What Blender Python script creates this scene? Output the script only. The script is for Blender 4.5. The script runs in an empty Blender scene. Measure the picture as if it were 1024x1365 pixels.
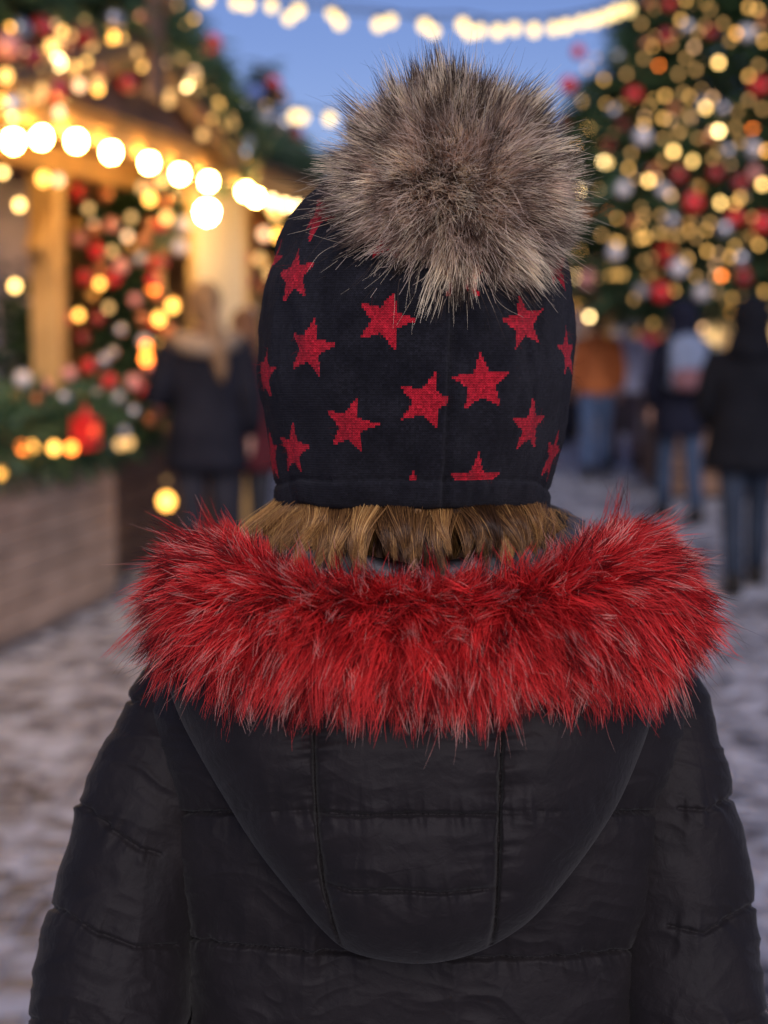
import bpy, bmesh, math, random
import numpy as np
from mathutils import Vector, Matrix, noise as mnoise
rng = np.random.default_rng(11)
random.seed(7)
R = math.radians
C = bpy.context.scene.collection
SC = bpy.context.scene

# ------------------------------------------------------------------ camera
CAM = Vector((0.0, 0.0, 1.62))
FPX = 2200.0
HOR = 425.0
PITCH = math.atan((682.5 - HOR) / FPX)
FWD = np.array([0, math.cos(PITCH), -math.sin(PITCH)])
UPV = np.array([0, math.sin(PITCH), math.cos(PITCH)])
RGT = np.array([1.0, 0, 0])
CAMA = np.array(CAM)

def P(px, py, dep):
    """world point seen at photo pixel (px, py) at distance dep along the lens axis"""
    return CAMA + dep * (FWD + RGT * ((px - 512.0) / FPX) - UPV * ((py - 682.5) / FPX))

def Parr(px, py, dep):
    px, py, dep = np.broadcast_arrays(np.asarray(px, float), np.asarray(py, float), np.asarray(dep, float))
    return CAMA + dep[..., None] * (FWD + RGT * ((px[..., None] - 512.0) / FPX) - UPV * ((py[..., None] - 682.5) / FPX))

def proj(p):
    q = np.asarray(p, float) - CAMA
    d = q @ FWD
    return 512.0 + FPX * (q @ RGT) / d, 682.5 - FPX * (q @ UPV) / d, d

cam_d = bpy.data.cameras.new('camera')
cam = bpy.data.objects.new('camera', cam_d)
C.objects.link(cam)
cam.location = CAM
cam.rotation_euler = (math.pi / 2 - PITCH, 0, 0)
cam_d.sensor_fit = 'VERTICAL'
cam_d.sensor_height = 36.0
cam_d.sensor_width = 27.0
cam_d.lens = FPX / 1365.0 * 36.0
cam_d.clip_start = 0.05
cam_d.clip_end = 2000
cam_d.dof.use_dof = True
cam_d.dof.focus_distance = 1.02
cam_d.dof.aperture_fstop = 5.0
SC.camera = cam

# ------------------------------------------------------------------ materials
def newmat(name):
    m = bpy.data.materials.new(name)
    m.use_nodes = True
    nt = m.node_tree
    nt.nodes.clear()
    out = nt.nodes.new('ShaderNodeOutputMaterial')
    return m, nt, out

def N(nt, typ, **kw):
    n = nt.nodes.new(typ)
    for k, v in kw.items():
        setattr(n, k, v)
    return n

def L(nt, a, b):
    nt.links.new(a, b)

def math_n(nt, op, a, b=None, c=None):
    n = nt.nodes.new('ShaderNodeMath'); n.operation = op
    for i, v in enumerate((a, b, c)):
        if v is None: continue
        if isinstance(v, (int, float)): n.inputs[i].default_value = v
        else: nt.links.new(v, n.inputs[i])
    return n.outputs[0]

def mixc(nt, fac, a, b):
    n = nt.nodes.new('ShaderNodeMix'); n.data_type = 'RGBA'
    for k, v in ((0, fac), (6, a), (7, b)):
        if isinstance(v, (int, float)): n.inputs[k].default_value = v
        elif isinstance(v, (tuple, list)): n.inputs[k].default_value = (*v[:3], 1)
        else: nt.links.new(v, n.inputs[k])
    return n.outputs[2]

def ramp(nt, fac, stops):
    n = nt.nodes.new('ShaderNodeValToRGB')
    cr = n.color_ramp
    while len(cr.elements) < len(stops): cr.elements.new(0.5)
    for e, (p, c) in zip(cr.elements, stops):
        e.position = p
        e.color = (*c, 1) if isinstance(c, (tuple, list)) else (c, c, c, 1)
    nt.links.new(fac, n.inputs[0])
    return n.outputs[0]

def simple(name, c1, c2=None, rough=0.6, scale=8.0, bump=0.0, bscale=60.0, metal=0.0, spec=0.5, sheen=0.0, coat=0.0):
    m, nt, out = newmat(name)
    b = N(nt, 'ShaderNodeBsdfPrincipled')
    tc = N(nt, 'ShaderNodeTexCoord')
    if c2 is not None:
        nz = N(nt, 'ShaderNodeTexNoise'); nz.inputs['Scale'].default_value = scale; nz.inputs['Detail'].default_value = 5
        L(nt, tc.outputs['Object'], nz.inputs['Vector'])
        f = ramp(nt, nz.outputs[0], [(0.35, 0.0), (0.65, 1.0)])
        L(nt, mixc(nt, f, c1, c2), b.inputs['Base Color'])
    else:
        b.inputs['Base Color'].default_value = (*c1, 1)
    b.inputs['Roughness'].default_value = rough
    b.inputs['Metallic'].default_value = metal
    b.inputs['Specular IOR Level'].default_value = spec
    b.inputs['Sheen Weight'].default_value = sheen
    b.inputs['Coat Weight'].default_value = coat
    if bump > 0:
        n2 = N(nt, 'ShaderNodeTexNoise'); n2.inputs['Scale'].default_value = bscale; n2.inputs['Detail'].default_value = 4
        L(nt, tc.outputs['Object'], n2.inputs['Vector'])
        bp = N(nt, 'ShaderNodeBump'); bp.inputs['Strength'].default_value = bump; bp.inputs['Distance'].default_value = 0.01
        L(nt, n2.outputs[0], bp.inputs['Height']); L(nt, bp.outputs[0], b.inputs['Normal'])
    L(nt, b.outputs[0], out.inputs[0])
    return m

def emit(name, col, strength):
    m, nt, out = newmat(name)
    e = N(nt, 'ShaderNodeEmission')
    e.inputs[0].default_value = (*col, 1); e.inputs[1].default_value = strength
    L(nt, e.outputs[0], out.inputs[0])
    return m

def wood(name, c1, c2, rough=0.7, stretch=(1, 12, 12)):
    m, nt, out = newmat(name)
    b = N(nt, 'ShaderNodeBsdfPrincipled'); tc = N(nt, 'ShaderNodeTexCoord')
    mp = N(nt, 'ShaderNodeMapping'); mp.inputs['Scale'].default_value = stretch
    L(nt, tc.outputs['Object'], mp.inputs[0])
    nz = N(nt, 'ShaderNodeTexNoise'); nz.inputs['Scale'].default_value = 2.2; nz.inputs['Detail'].default_value = 8; nz.inputs['Distortion'].default_value = 1.2
    L(nt, mp.outputs[0], nz.inputs['Vector'])
    n3 = N(nt, 'ShaderNodeTexNoise'); n3.inputs['Scale'].default_value = 3.1; n3.inputs['Detail'].default_value = 3
    L(nt, tc.outputs['Object'], n3.inputs['Vector'])
    f = ramp(nt, nz.outputs[0], [(0.3, 0.0), (0.7, 1.0)])
    col = mixc(nt, f, c1, c2)
    dk = ramp(nt, n3.outputs[0], [(0.3, 0.62), (0.6, 1.0)])
    mm = N(nt, 'ShaderNodeMix'); mm.data_type = 'RGBA'; mm.blend_type = 'MULTIPLY'; mm.inputs[0].default_value = 1
    L(nt, col, mm.inputs[6]); L(nt, dk, mm.inputs[7]); L(nt, mm.outputs[2], b.inputs['Base Color'])
    b.inputs['Roughness'].default_value = rough
    bp = N(nt, 'ShaderNodeBump'); bp.inputs['Strength'].default_value = 0.3; bp.inputs['Distance'].default_value = 0.004
    L(nt, nz.outputs[0], bp.inputs['Height']); L(nt, bp.outputs[0], b.inputs['Normal'])
    L(nt, b.outputs[0], out.inputs[0])
    return m

# ------------------------------------------------------------------ mesh building
class MB:
    def __init__(s): s.v = []; s.f = []; s.m = []
    def add(s, vs, fs, mi=0):
        o = len(s.v); s.v.extend([tuple(map(float, x)) for x in vs]); s.f.extend([tuple(i + o for i in f) for f in fs]); s.m.extend([mi] * len(fs))
    def box(s, lo, hi, mi=0, rot=None, piv=None):
        x0, y0, z0 = lo; x1, y1, z1 = hi
        vs = [(x0, y0, z0), (x1, y0, z0), (x1, y1, z0), (x0, y1, z0), (x0, y0, z1), (x1, y0, z1), (x1, y1, z1), (x0, y1, z1)]
        if rot is not None:
            pv = Vector(piv) if piv is not None else Vector(((x0 + x1) / 2, (y0 + y1) / 2, (z0 + z1) / 2))
            vs = [tuple(rot @ (Vector(p) - pv) + pv) for p in vs]
        s.add(vs, [(3, 2, 1, 0), (4, 5, 6, 7), (0, 1, 5, 4), (1, 2, 6, 5), (2, 3, 7, 6), (3, 0, 4, 7)], mi)
    def loft(s, path, rad, seg=12, mi=0, ref=(0, 1, 0), caps=True):
        """tube through path; rad: r or (ra, rb) per point; ra along ref side"""
        pts = [Vector(p) for p in path]; n = len(pts); vs = []; fs = []
        rf = Vector(ref)
        for i, p in enumerate(pts):
            t = (pts[min(i + 1, n - 1)] - pts[max(i - 1, 0)])
            t = t.normalized() if t.length > 1e-9 else Vector((0, 0, 1))
            b = t.cross(rf)
            if b.length < 1e-4: b = t.cross(Vector((1, 0, 0.3)))
            b.normalize(); a = b.cross(t).normalized()
            r = rad[i] if isinstance(rad, (list, tuple)) else rad
            ra, rb = r if isinstance(r, (list, tuple)) else (r, r)
            for k in range(seg):
                an = 2 * math.pi * k / seg
                vs.append(p + b * (math.cos(an) * ra) + a * (math.sin(an) * rb))
        for i in range(n - 1):
            for k in range(seg):
                fs.append((i * seg + k, i * seg + (k + 1) % seg, (i + 1) * seg + (k + 1) % seg, (i + 1) * seg + k))
        if caps:
            fs.append(tuple(range(seg))[::-1]); fs.append(tuple((n - 1) * seg + k for k in range(seg)))
        s.add(vs, fs, mi)
    def ball(s, c, r, nu=16, nv=10, mi=0, rot=None):
        rx, ry, rz = r if isinstance(r, (tuple, list)) else (r, r, r)
        vs = [(0, 0, rz)]; fs = []
        for j in range(1, nv):
            th = math.pi * j / nv
            for i in range(nu):
                ph = 2 * math.pi * i / nu
                vs.append((rx * math.sin(th) * math.cos(ph), ry * math.sin(th) * math.sin(ph), rz * math.cos(th)))
        vs.append((0, 0, -rz))
        for i in range(nu): fs.append((0, 1 + i, 1 + (i + 1) % nu))
        for j in range(nv - 2):
            for i in range(nu):
                a = 1 + j * nu + i; b = 1 + j * nu + (i + 1) % nu
                fs.append((a, a + nu, b + nu, b))
        e = len(vs) - 1; o = 1 + (nv - 2) * nu
        for i in range(nu): fs.append((o + (i + 1) % nu, o + i, e))
        cc = Vector(c)
        vs = [tuple((rot @ Vector(p) if rot else Vector(p)) + cc) for p in vs]
        s.add(vs, fs, mi)
    def mesh(s, name, mats, smooth=False):
        me = bpy.data.meshes.new(name)
        me.from_pydata(s.v, [], s.f)
        for m in (mats if isinstance(mats, (list, tuple)) else [mats]): me.materials.append(m)
        if any(s.m): me.polygons.foreach_set('material_index', s.m)
        if smooth: me.polygons.foreach_set('use_smooth', [True] * len(me.polygons))
        me.update()
        return me
    def obj(s, name, mats, parent=None, smooth=False, off=None, bevel=0.0):
        if off is not None:
            ox, oy, oz = off
            s.v = [(a - ox, b - oy, c - oz) for a, b, c in s.v]
        o = link(name, s.mesh(name, mats, smooth), parent)
        if bevel > 0:
            bm = o.modifiers.new('bevel', 'BEVEL'); bm.width = bevel; bm.segments = 2; bm.limit_method = 'ANGLE'
        return o

def link(name, data, parent=None):
    o = bpy.data.objects.new(name, data); C.objects.link(o)
    if parent is not None: o.parent = parent
    return o

def npmesh(name, V, F, mats, smooth=True, mi=None, parent=None, off=(0, 0, 0)):
    V = np.asarray(V, float).reshape(-1, 3) - np.asarray(off, float); F = np.asarray(F, np.int32); k = F.shape[1]
    me = bpy.data.meshes.new(name)
    me.vertices.add(len(V)); me.vertices.foreach_set('co', V.astype(np.float32).ravel())
    me.loops.add(F.size); me.loops.foreach_set('vertex_index', F.ravel())
    me.polygons.add(len(F)); me.polygons.foreach_set('loop_start', np.arange(0, F.size, k, dtype=np.int32))
    for m in (mats if isinstance(mats, (list, tuple)) else [mats]): me.materials.append(m)
    if mi is not None: me.polygons.foreach_set('material_index', np.asarray(mi, np.int32))
    me.polygons.foreach_set('use_smooth', np.full(len(F), smooth))
    me.update(calc_edges=True); me.validate()
    return link(name, me, parent)

def grid_faces(nr, nc, wrap=True):
    r = np.arange(nr - 1)[:, None]; c = np.arange(nc if wrap else nc - 1)[None, :]
    a = r * nc + c; b = r * nc + (c + 1) % nc
    return np.stack([a, b, b + nc, a + nc], -1).reshape(-1, 4)

def make_curves(name, pts, rad, attrs, mat, parent=None, off=(0, 0, 0)):
    n, k, _ = pts.shape
    cu = bpy.data.hair_curves.new(name)
    cu.add_curves([k] * n)
    cu.attributes['position'].data.foreach_set('vector', (pts - np.asarray(off)).astype(np.float32).ravel())
    ra = cu.attributes.get('radius') or cu.attributes.new('radius', 'FLOAT', 'POINT')
    ra.data.foreach_set('value', rad.astype(np.float32).ravel())
    for key, val in attrs.items():
        at = cu.attributes.new(key, 'FLOAT', 'CURVE'); at.data.foreach_set('value', np.asarray(val, np.float32).ravel())
    cu.materials.append(mat)
    return link(name, cu, parent)

def empty(name, loc=(0, 0, 0), rz=0.0):
    o = bpy.data.objects.new(name, None); C.objects.link(o)
    o.location = loc; o.rotation_euler = (0, 0, rz); o.empty_display_size = 0.2
    return o

def tag(o, label=None, cat=None, group=None, kind=None):
    if label: o['label'] = label
    if cat: o['category'] = cat
    if group: o['group'] = group
    if kind: o['kind'] = kind
    return o

# value noise for numpy (tileless)
def vnoise(x, y, seed=0):
    x = np.asarray(x, float); y = np.asarray(y, float)
    xi = np.floor(x).astype(np.int64); yi = np.floor(y).astype(np.int64)
    fx = x - xi; fy = y - yi
    fx = fx * fx * fx * (fx * (fx * 6 - 15) + 10); fy = fy * fy * fy * (fy * (fy * 6 - 15) + 10)
    def h(a, b):
        n = (a * 374761393 + b * 668265263 + seed * 1442695041) & 0x7fffffff
        n = ((n ^ (n >> 13)) * 1274126177) & 0x7fffffff
        return ((n ^ (n >> 16)) & 0xffff) / 32767.5 - 1.0
    a = h(xi, yi); b = h(xi + 1, yi); c = h(xi, yi + 1); d = h(xi + 1, yi + 1)
    return (a * (1 - fx) + b * fx) * (1 - fy) + (c * (1 - fx) + d * fx) * fy

def polydist(px, py, poly):
    """distance to a polyline and arc position along it"""
    best = np.full(px.shape, 1e9); arc = np.zeros(px.shape); side = np.zeros(px.shape); acc = 0.0
    for (x0, y0), (x1, y1) in zip(poly[:-1], poly[1:]):
        dx, dy = x1 - x0, y1 - y0; ln = math.hypot(dx, dy)
        t = np.clip(((px - x0) * dx + (py - y0) * dy) / (ln * ln), 0, 1)
        d = np.hypot(px - x0 - t * dx, py - y0 - t * dy)
        m = d < best
        best = np.where(m, d, best); arc = np.where(m, acc + t * ln, arc)
        side = np.where(m, np.sign((px - x0) * dy - (py - y0) * dx), side)
        acc += ln
    return best, arc, side
# ------------------------------------------------------------------ people: one continuous body
M_skin = simple('skin', (0.55, 0.32, 0.24), (0.48, 0.26, 0.19), 0.5, 14, 0.05, 200)
M_eye = simple('eye_white', (0.7, 0.68, 0.65), rough=0.2)
M_iris = simple('iris', (0.05, 0.03, 0.02), rough=0.15)

def voxel(mb, name, mats, vox, smooth_it=4):
    """union of overlapping closed shapes as one continuous surface"""
    me = mb.mesh(name + '_raw', mats)
    o = bpy.data.objects.new(name + '_raw', me); C.objects.link(o)
    rm = o.modifiers.new('r', 'REMESH'); rm.mode = 'VOXEL'; rm.voxel_size = vox; rm.use_smooth_shade = True
    if smooth_it:
        sm = o.modifiers.new('s', 'SMOOTH'); sm.iterations = smooth_it; sm.factor = 0.5
    dg = bpy.context.evaluated_depsgraph_get()
    me2 = bpy.data.meshes.new_from_object(o.evaluated_get(dg))
    bpy.data.objects.remove(o); bpy.data.meshes.remove(me)
    me2.name = name
    return me2

def add_hand(mb, wrist, d, pal, out):
    """wrist point, finger direction d, palm normal pal, thumb side out"""
    w = Vector(wrist); d = Vector(d).normalized(); pal = Vector(pal).normalized(); out = Vector(out).normalized()
    mb.loft([w - d * 0.02, w + d * 0.03, w + d * 0.075, w + d * 0.095], [(0.024, 0.018), (0.036, 0.017), (0.042, 0.015), (0.034, 0.010)], 12, 0, pal)
    for k, (ln, sp) in enumerate([(0.068, 0.030), (0.078, 0.010), (0.073, -0.010), (0.058, -0.029)]):
        b = w + d * 0.088 + out * sp
        q = [b]; cd = d.copy()
        for j, fr in enumerate((0.42, 0.32, 0.26)):
            cd = (cd + pal * (0.22 + 0.10 * k)).normalized()
            q.append(q[-1] + cd * ln * fr)
        mb.loft(q, [0.0095, 0.0088, 0.008, 0.006], 8)
    t = w + d * 0.025 + out * 0.026
    mb.loft([t, t + (out * 0.8 + d * 0.7).normalized() * 0.035, t + (out * 0.55 + d).normalized() * 0.062 + pal * 0.01], [0.013, 0.011, 0.008], 8)

def add_head(mb, base, s, yaw=0.0, tilt=0.0):
    """head on a neck; base = bottom of the neck, faces +Y"""
    rot = Matrix.Rotation(yaw, 3, 'Z') @ Matrix.Rotation(tilt, 3, 'X')
    b = Vector(base)
    def q(x, y, z): return tuple(b + rot @ (Vector((x, y, z)) * s))
    mb.loft([q(0, -.012, -.03), q(0, -.004, .03), q(0, .004, .10)], [.062 * s, .054 * s, .056 * s], 14)
    mb.ball(q(0, .0, .195), (.078 * s, .097 * s, .098 * s), 20, 14, 0, rot)           # skull
    mb.ball(q(0, .030, .135), (.062 * s, .068 * s, .078 * s), 18, 12, 0, rot)         # face and jaw
    mb.ball(q(0, .078, .082), (.026 * s, .022 * s, .020 * s), 12, 8, 0, rot)          # chin
    mb.loft([q(0, .088, .180), q(0, .103, .150), q(0, .116, .136), q(0, .092, .130)], [.008 * s, .011 * s, .015 * s, .010 * s], 10)  # nose
    mb.ball(q(0, .093, .108), (.024 * s, .011 * s, .006 * s), 12, 6, 0, rot)          # lips
    mb.ball(q(0, .092, .099), (.020 * s, .011 * s, .006 * s), 12, 6, 0, rot)
    for sx in (-1, 1):
        mb.ball(q(sx * .030, .085, .184), (.022 * s, .012 * s, .007 * s), 10, 6, 0, rot)   # brows
        mb.ball(q(sx * .040, .070, .140), (.020 * s, .018 * s, .018 * s), 10, 6, 0, rot)   # cheeks
        mb.ball(q(sx * .080, .0, .155), (.010 * s, .022 * s, .034 * s), 10, 8, 0, rot)     # ears
    return [q(sx * .031, .086, .166) for sx in (-1, 1)], [q(sx * .031, .0945, .166) for sx in (-1, 1)]

def finish_body(me, eyes, iris, s):
    me.materials.clear()
    for m in (M_skin, M_eye, M_iris): me.materials.append(m)
    bm = bmesh.new(); bm.from_mesh(me)
    for mi, pts, r in ((1, eyes, .0125 * s), (2, iris, .0060 * s)):
        for p in pts:
            g = bmesh.ops.create_uvsphere(bm, u_segments=10, v_segments=8, radius=r, matrix=Matrix.Translation(p))
            for f in {f for v in g['verts'] for f in v.link_faces}: f.material_index = mi
    for f in bm.faces: f.smooth = True
    bm.to_mesh(me); bm.free()
    return me

# ------------------------------------------------------------------ the person in front
D0 = 1.12
BX, BY = 0.0228, 1.128
BASE = (BX, BY, 0.0)

def pt(px, py, d): return tuple(P(px, py, d))

mb = MB()
eyes, iris = add_head(mb, (BX, BY + 0.005, 1.405), 0.97)
# torso, legs, arms
mb.loft([(BX, BY, z) for z in (.80, .90, 1.0, 1.1, 1.2, 1.3, 1.36, 1.40, 1.43)],
        [(.135, .09), (.15, .105), (.125, .09), (.12, .085), (.13, .09), (.13, .085), (.11, .07), (.08, .06), (.055, .05)], 20, 0, (0, 1, 0))
for sx in (-1, 1):
    hx = BX + sx * .082
    mb.loft([(hx, BY, .90), (hx, BY + .005, .70), (hx, BY + .01, .47), (hx, BY - .005, .28), (hx, BY - .01, .07)], [.082, .075, .052, .05, .034], 14)
    mb.loft([(hx, BY - .05, .035), (hx, BY + .03, .04), (hx, BY + .12, .03), (hx, BY + .16, .025)], [(.03, .03), (.035, .035), (.042, .026), (.03, .018)], 12, 0, (0, 0, 1))
ARM = {-1: [(300, 935, 1.14), (224, 1000, 1.137), (180, 1170, 1.135), (142, 1365, 1.124), (155, 1560, 1.13), (200, 1900, 1.195), (212, 2030, 1.23)],
       1: [(825, 935, 1.14), (880, 1000, 1.137), (901, 1170, 1.135), (920, 1365, 1.124), (910, 1560, 1.13), (874, 1900, 1.195), (864, 2030, 1.23)]}
for sx in (-1, 1):
    pa = [pt(*q) for q in ARM[sx]]
    mb.loft(pa, [.028, .032, .034, .034, .034, .027, .024], 12, 0, (0, 1, 0))
    w = Vector(pa[-1]); dd = (w - Vector(pa[-2])).normalized()
    add_hand(mb, w + dd * .01, dd, (-sx, 0.1, 0), (0, 1, 0))
person_me = finish_body(voxel(mb, 'person', [M_skin], .006), eyes, iris, .97)
for v in person_me.vertices: v.co -= Vector(BASE)
person = link('person', person_me); person.location = BASE
tag(person, 'person seen from behind wearing dark starred hat with fur pom-pom and red fur collar', 'person')

# ---- knitted hat ----------------------------------------------------
HY = np.array([196, 202, 212, 228, 248, 272, 310, 370, 430, 500, 570, 625, 652, 672.])
HL = np.array([560, 520, 486, 452, 424, 401, 379, 358, 348, 345, 352, 364, 369, 370.])
HR = np.array([600, 640, 668, 692, 711, 726, 741, 757, 764, 766, 757, 741, 733, 730.])
NCOL, NROW = 400, 178
# rows spaced evenly along the profile
pyf = np.linspace(196, 672, 2000)
hw = np.interp(pyf, HY, (HR - HL) / 2)
arc = np.concatenate([[0], np.cumsum(np.hypot(np.diff(pyf), np.diff(hw)))])
rows = np.interp(np.linspace(0, arc[-1], NROW), arc, pyf)
def hat_r(py):
    l = np.interp(py, HY, HL); r = np.interp(py, HY, HR)
    # a little smoothing of the outline
    l = (l + np.interp(py - 14, HY, HL) + np.interp(py + 14, HY, HL)) / 3; r = (r + np.interp(py - 14, HY, HR) + np.interp(py + 14, HY, HR)) / 3
    return l, r
def hat_point(py, phi, bulge=0.0):
    """phi 0 = towards the camera; py may vary with phi"""
    l, r = hat_r(py)
    rx = (r - l) / 2 / FPX * D0 * 0.994 + bulge; cx = ((r + l) / 2 - 512) / FPX * D0
    ry = rx * 1.09
    x = cx + rx * np.sin(phi)
    y = D0 - ry * np.cos(phi) + 0.006
    # height so that the ring seen from the back stays level with its pixel row
    dep = np.minimum(y, D0 + 0.006 + 0.05)
    cp, sp = math.cos(PITCH), math.sin(PITCH)
    k = (py - 682.5) / FPX            # = -(up)/(fwd)
    # point (y, zr): fwd = y*cp - zr*sp, up = y*sp + zr*cp ; up = -k*fwd
    zr = -dep * (sp + k * cp) / (cp - k * sp)
    return np.stack([x, y, CAM.z + zr], -1)
phi = np.linspace(-math.pi, math.pi, NCOL, endpoint=False)
RR, PH = np.meshgrid(rows, phi, indexing='ij')
low = np.clip((RR - 560) / 112, 0, 1)
flap = np.clip((np.abs(PH) - R(58)) / R(22), 0, 1) * np.clip((R(150) - np.abs(PH)) / R(30), 0, 1)
PYG = RR + low ** 2 * flap * 26 * np.where(PH > 0, 1.0, 0.5) + low ** 2 * (3.0 * vnoise(PH * 3.2, 0 * PH, 12) + 1.2 * vnoise(PH * 11, 0 * PH, 13))
seam_px = np.interp(RR, [380, 560, 660], [607, 598, 591])
X0 = hat_point(RR, PH)
ppx, ppy, _ = proj(X0)
dseam = np.abs(ppx - seam_px); back = np.cos(PH) > 0.1
bul = np.zeros_like(RR)
bul -= np.where(back, 0.0055 * np.exp(-(dseam / 4.2) ** 2) - 0.0018 * np.exp(-(dseam / 16) ** 2), 0)
band = np.clip((RR - 641) / 31, 0, 1)
bul += np.where(RR > 640, 0.0015 * np.sqrt(np.clip(1 - (2 * band - 1) ** 2, 0, 1)) + 0.0004 + .0006 * vnoise(PH * 9, 0 * PH, 17), 0)
bul -= 0.0014 * np.exp(-((RR - 640) / 3.0) ** 2)
u_ = PH * 16; v_ = RR / 38
bul += 0.0024 * vnoise(u_ * .35 + 3, v_ * .6, 3) + 0.0007 * vnoise(u_ * 1.1, v_ * 1.3 + 5, 4) + 0.00025 * vnoise(u_ * 5, v_ * 6, 5)
# soft diagonal pulls on the upper left, where the crown is drawn to the pom-pom
bul += 0.0011 * np.sin((RR * .055) + PH * 5.5) * np.clip((470 - RR) / 150, 0, 1)
HV = hat_point(PYG, PH, bul)
ppx, ppy, _ = proj(HV)
fc = lambda a: (a[:-1] + a[1:] + np.roll(a, -1, 1)[:-1] + np.roll(a, -1, 1)[1:]) / 4
fpx = fc(ppx); fpy = fc(RR)
fphi = (phi + (phi[1] - phi[0]) / 2)[None, :] + 0 * fpy
R0 = 210.0   # px, radius used to unroll
S_un = fphi * R0
def star_hit(s, y, cs, cy, rad, rot):
    dx = s - cs; dy = y - cy
    an = np.arctan2(dx, -dy) - R(rot)
    r = np.hypot(dx, dy)
    a = np.mod(an + math.pi / 5, 2 * math.pi / 5) - math.pi / 5
    # five-point star edge in polar form
    ri = rad * 0.43
    k = rad * ri * math.sin(math.pi / 5) / (ri * np.sin(math.pi / 5 - np.abs(a)) + rad * np.sin(np.abs(a)) + 1e-9)
    return r < k
STARS = [(391, 368, 39, -10), (513, 427, 42, 17), (410, 464, 42, 11), (353, 498, 38, 6), (466, 568, 40, 14), (391, 600, 38, 10),
         (570, 535, 40, 15), (640, 511, 42, -5), (699, 431, 40, -11), (756, 471, 38, 0), (709, 568, 38, -4), (735, 604, 36, 4),
         (632, 645, 42, 0), (548, 664, 38, 0), (426, 287, 36, 20), (618, 366, 38, 0), (741, 352, 40, 6), (359, 352, 34, 0),
         (363, 606, 36, -6), (520, 318, 36, 5), (683, 300, 36, -5)]
star = np.zeros_like(fpy, bool)
for (sx, sy, rad, rot) in STARS:
    ir = int(np.argmin(np.abs(rows[:-1] - sy)))
    cols = np.where(np.cos(phi) > 0.02)[0]
    ic = cols[np.argmin(np.abs(fpx[ir, cols] - sx))]
    hit = star_hit(S_un, fpy, fphi[ir, ic] * R0, sy, rad, rot)
    if (sx, sy) == (570, 535): hit &= fpx < np.interp(fpy, [380, 560, 660], [607, 598, 591]) - 1
    star |= hit
for k in range(15):      # the far side, towards the face
    cs = (math.pi + (k % 5 - 2) * 0.42 + 0.2 * (k // 5 % 2)) * R0
    for w in (0, -2 * math.pi * R0): star |= star_hit(S_un, fpy, cs + w, 350 + 95 * (k // 5), 38, 8 * (k % 3 - 1))
star &= fpy < 640
V = HV.reshape(-1, 3)
F = grid_faces(NROW, NCOL)
# turned-in lining below the hem
inner = []
for j, (dy, db) in enumerate([(5, -.0035), (3, -.008), (-30, -.010), (-120, -.012)]):
    inner.append(hat_point(PYG[-1] + dy, phi, db))
V2 = np.concatenate([V] + inner)
base = (NROW - 1) * NCOL
extra = [grid_faces(len(inner) + 1, NCOL) + base]
Fall = np.concatenate([F] + extra)
attr = np.concatenate([star.ravel().astype(np.float32), np.zeros(len(Fall) - len(F), np.float32)])

m, nt, out = newmat('hat_knit')
M_hat = m
b = N(nt, 'ShaderNodeBsdfPrincipled')
at = N(nt, 'ShaderNodeAttribute', attribute_name='star'); tc = N(nt, 'ShaderNodeTexCoord')
uv = N(nt, 'ShaderNodeUVMap', uv_map='stitch'); sep = N(nt, 'ShaderNodeSeparateXYZ'); L(nt, uv.outputs[0], sep.inputs[0])
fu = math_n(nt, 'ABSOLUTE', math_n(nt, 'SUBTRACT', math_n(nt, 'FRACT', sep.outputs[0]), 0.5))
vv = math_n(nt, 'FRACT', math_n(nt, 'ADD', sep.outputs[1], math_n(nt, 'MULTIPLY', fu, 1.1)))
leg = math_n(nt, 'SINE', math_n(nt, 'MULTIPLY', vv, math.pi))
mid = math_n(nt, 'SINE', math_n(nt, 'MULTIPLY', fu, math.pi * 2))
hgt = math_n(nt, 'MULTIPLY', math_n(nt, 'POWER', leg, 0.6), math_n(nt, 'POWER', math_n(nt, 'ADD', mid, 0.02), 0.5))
nz = N(nt, 'ShaderNodeTexNoise'); nz.inputs['Scale'].default_value = 900; nz.inputs['Detail'].default_value = 3; L(nt, tc.outputs['Object'], nz.inputs['Vector'])
nzb = N(nt, 'ShaderNodeTexNoise'); nzb.inputs['Scale'].default_value = 45; nzb.inputs['Detail'].default_value = 4; L(nt, tc.outputs['Object'], nzb.inputs['Vector'])
dark = mixc(nt, ramp(nt, nzb.outputs[0], [(0.35, 0), (0.7, 1)]), (0.0062, 0.0062, 0.0098), (0.0155, 0.0152, 0.0205))
red = mixc(nt, ramp(nt, nz.outputs[0], [(0.3, 0), (0.7, 1)]), (0.34, 0.007, 0.018), (0.60, 0.018, 0.036))
col = mixc(nt, at.outputs['Fac'], dark, red)
flo = N(nt, 'ShaderNodeVectorMath', operation='FLOOR'); L(nt, uv.outputs[0], flo.inputs[0])
wn = N(nt, 'ShaderNodeTexWhiteNoise'); wn.noise_dimensions = '2D'; L(nt, flo.outputs[0], wn.inputs['Vector'])
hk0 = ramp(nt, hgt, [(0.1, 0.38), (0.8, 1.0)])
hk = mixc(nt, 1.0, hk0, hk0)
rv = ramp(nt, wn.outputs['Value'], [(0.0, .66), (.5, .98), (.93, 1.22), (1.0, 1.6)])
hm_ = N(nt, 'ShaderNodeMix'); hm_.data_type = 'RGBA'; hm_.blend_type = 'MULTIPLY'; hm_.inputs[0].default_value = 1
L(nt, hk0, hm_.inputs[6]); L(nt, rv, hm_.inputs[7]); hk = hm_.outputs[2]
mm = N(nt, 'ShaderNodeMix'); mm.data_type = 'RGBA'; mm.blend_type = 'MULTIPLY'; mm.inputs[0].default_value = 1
L(nt, col, mm.inputs[6]); L(nt, hk, mm.inputs[7]); L(nt, mm.outputs[2], b.inputs['Base Color'])
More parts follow.
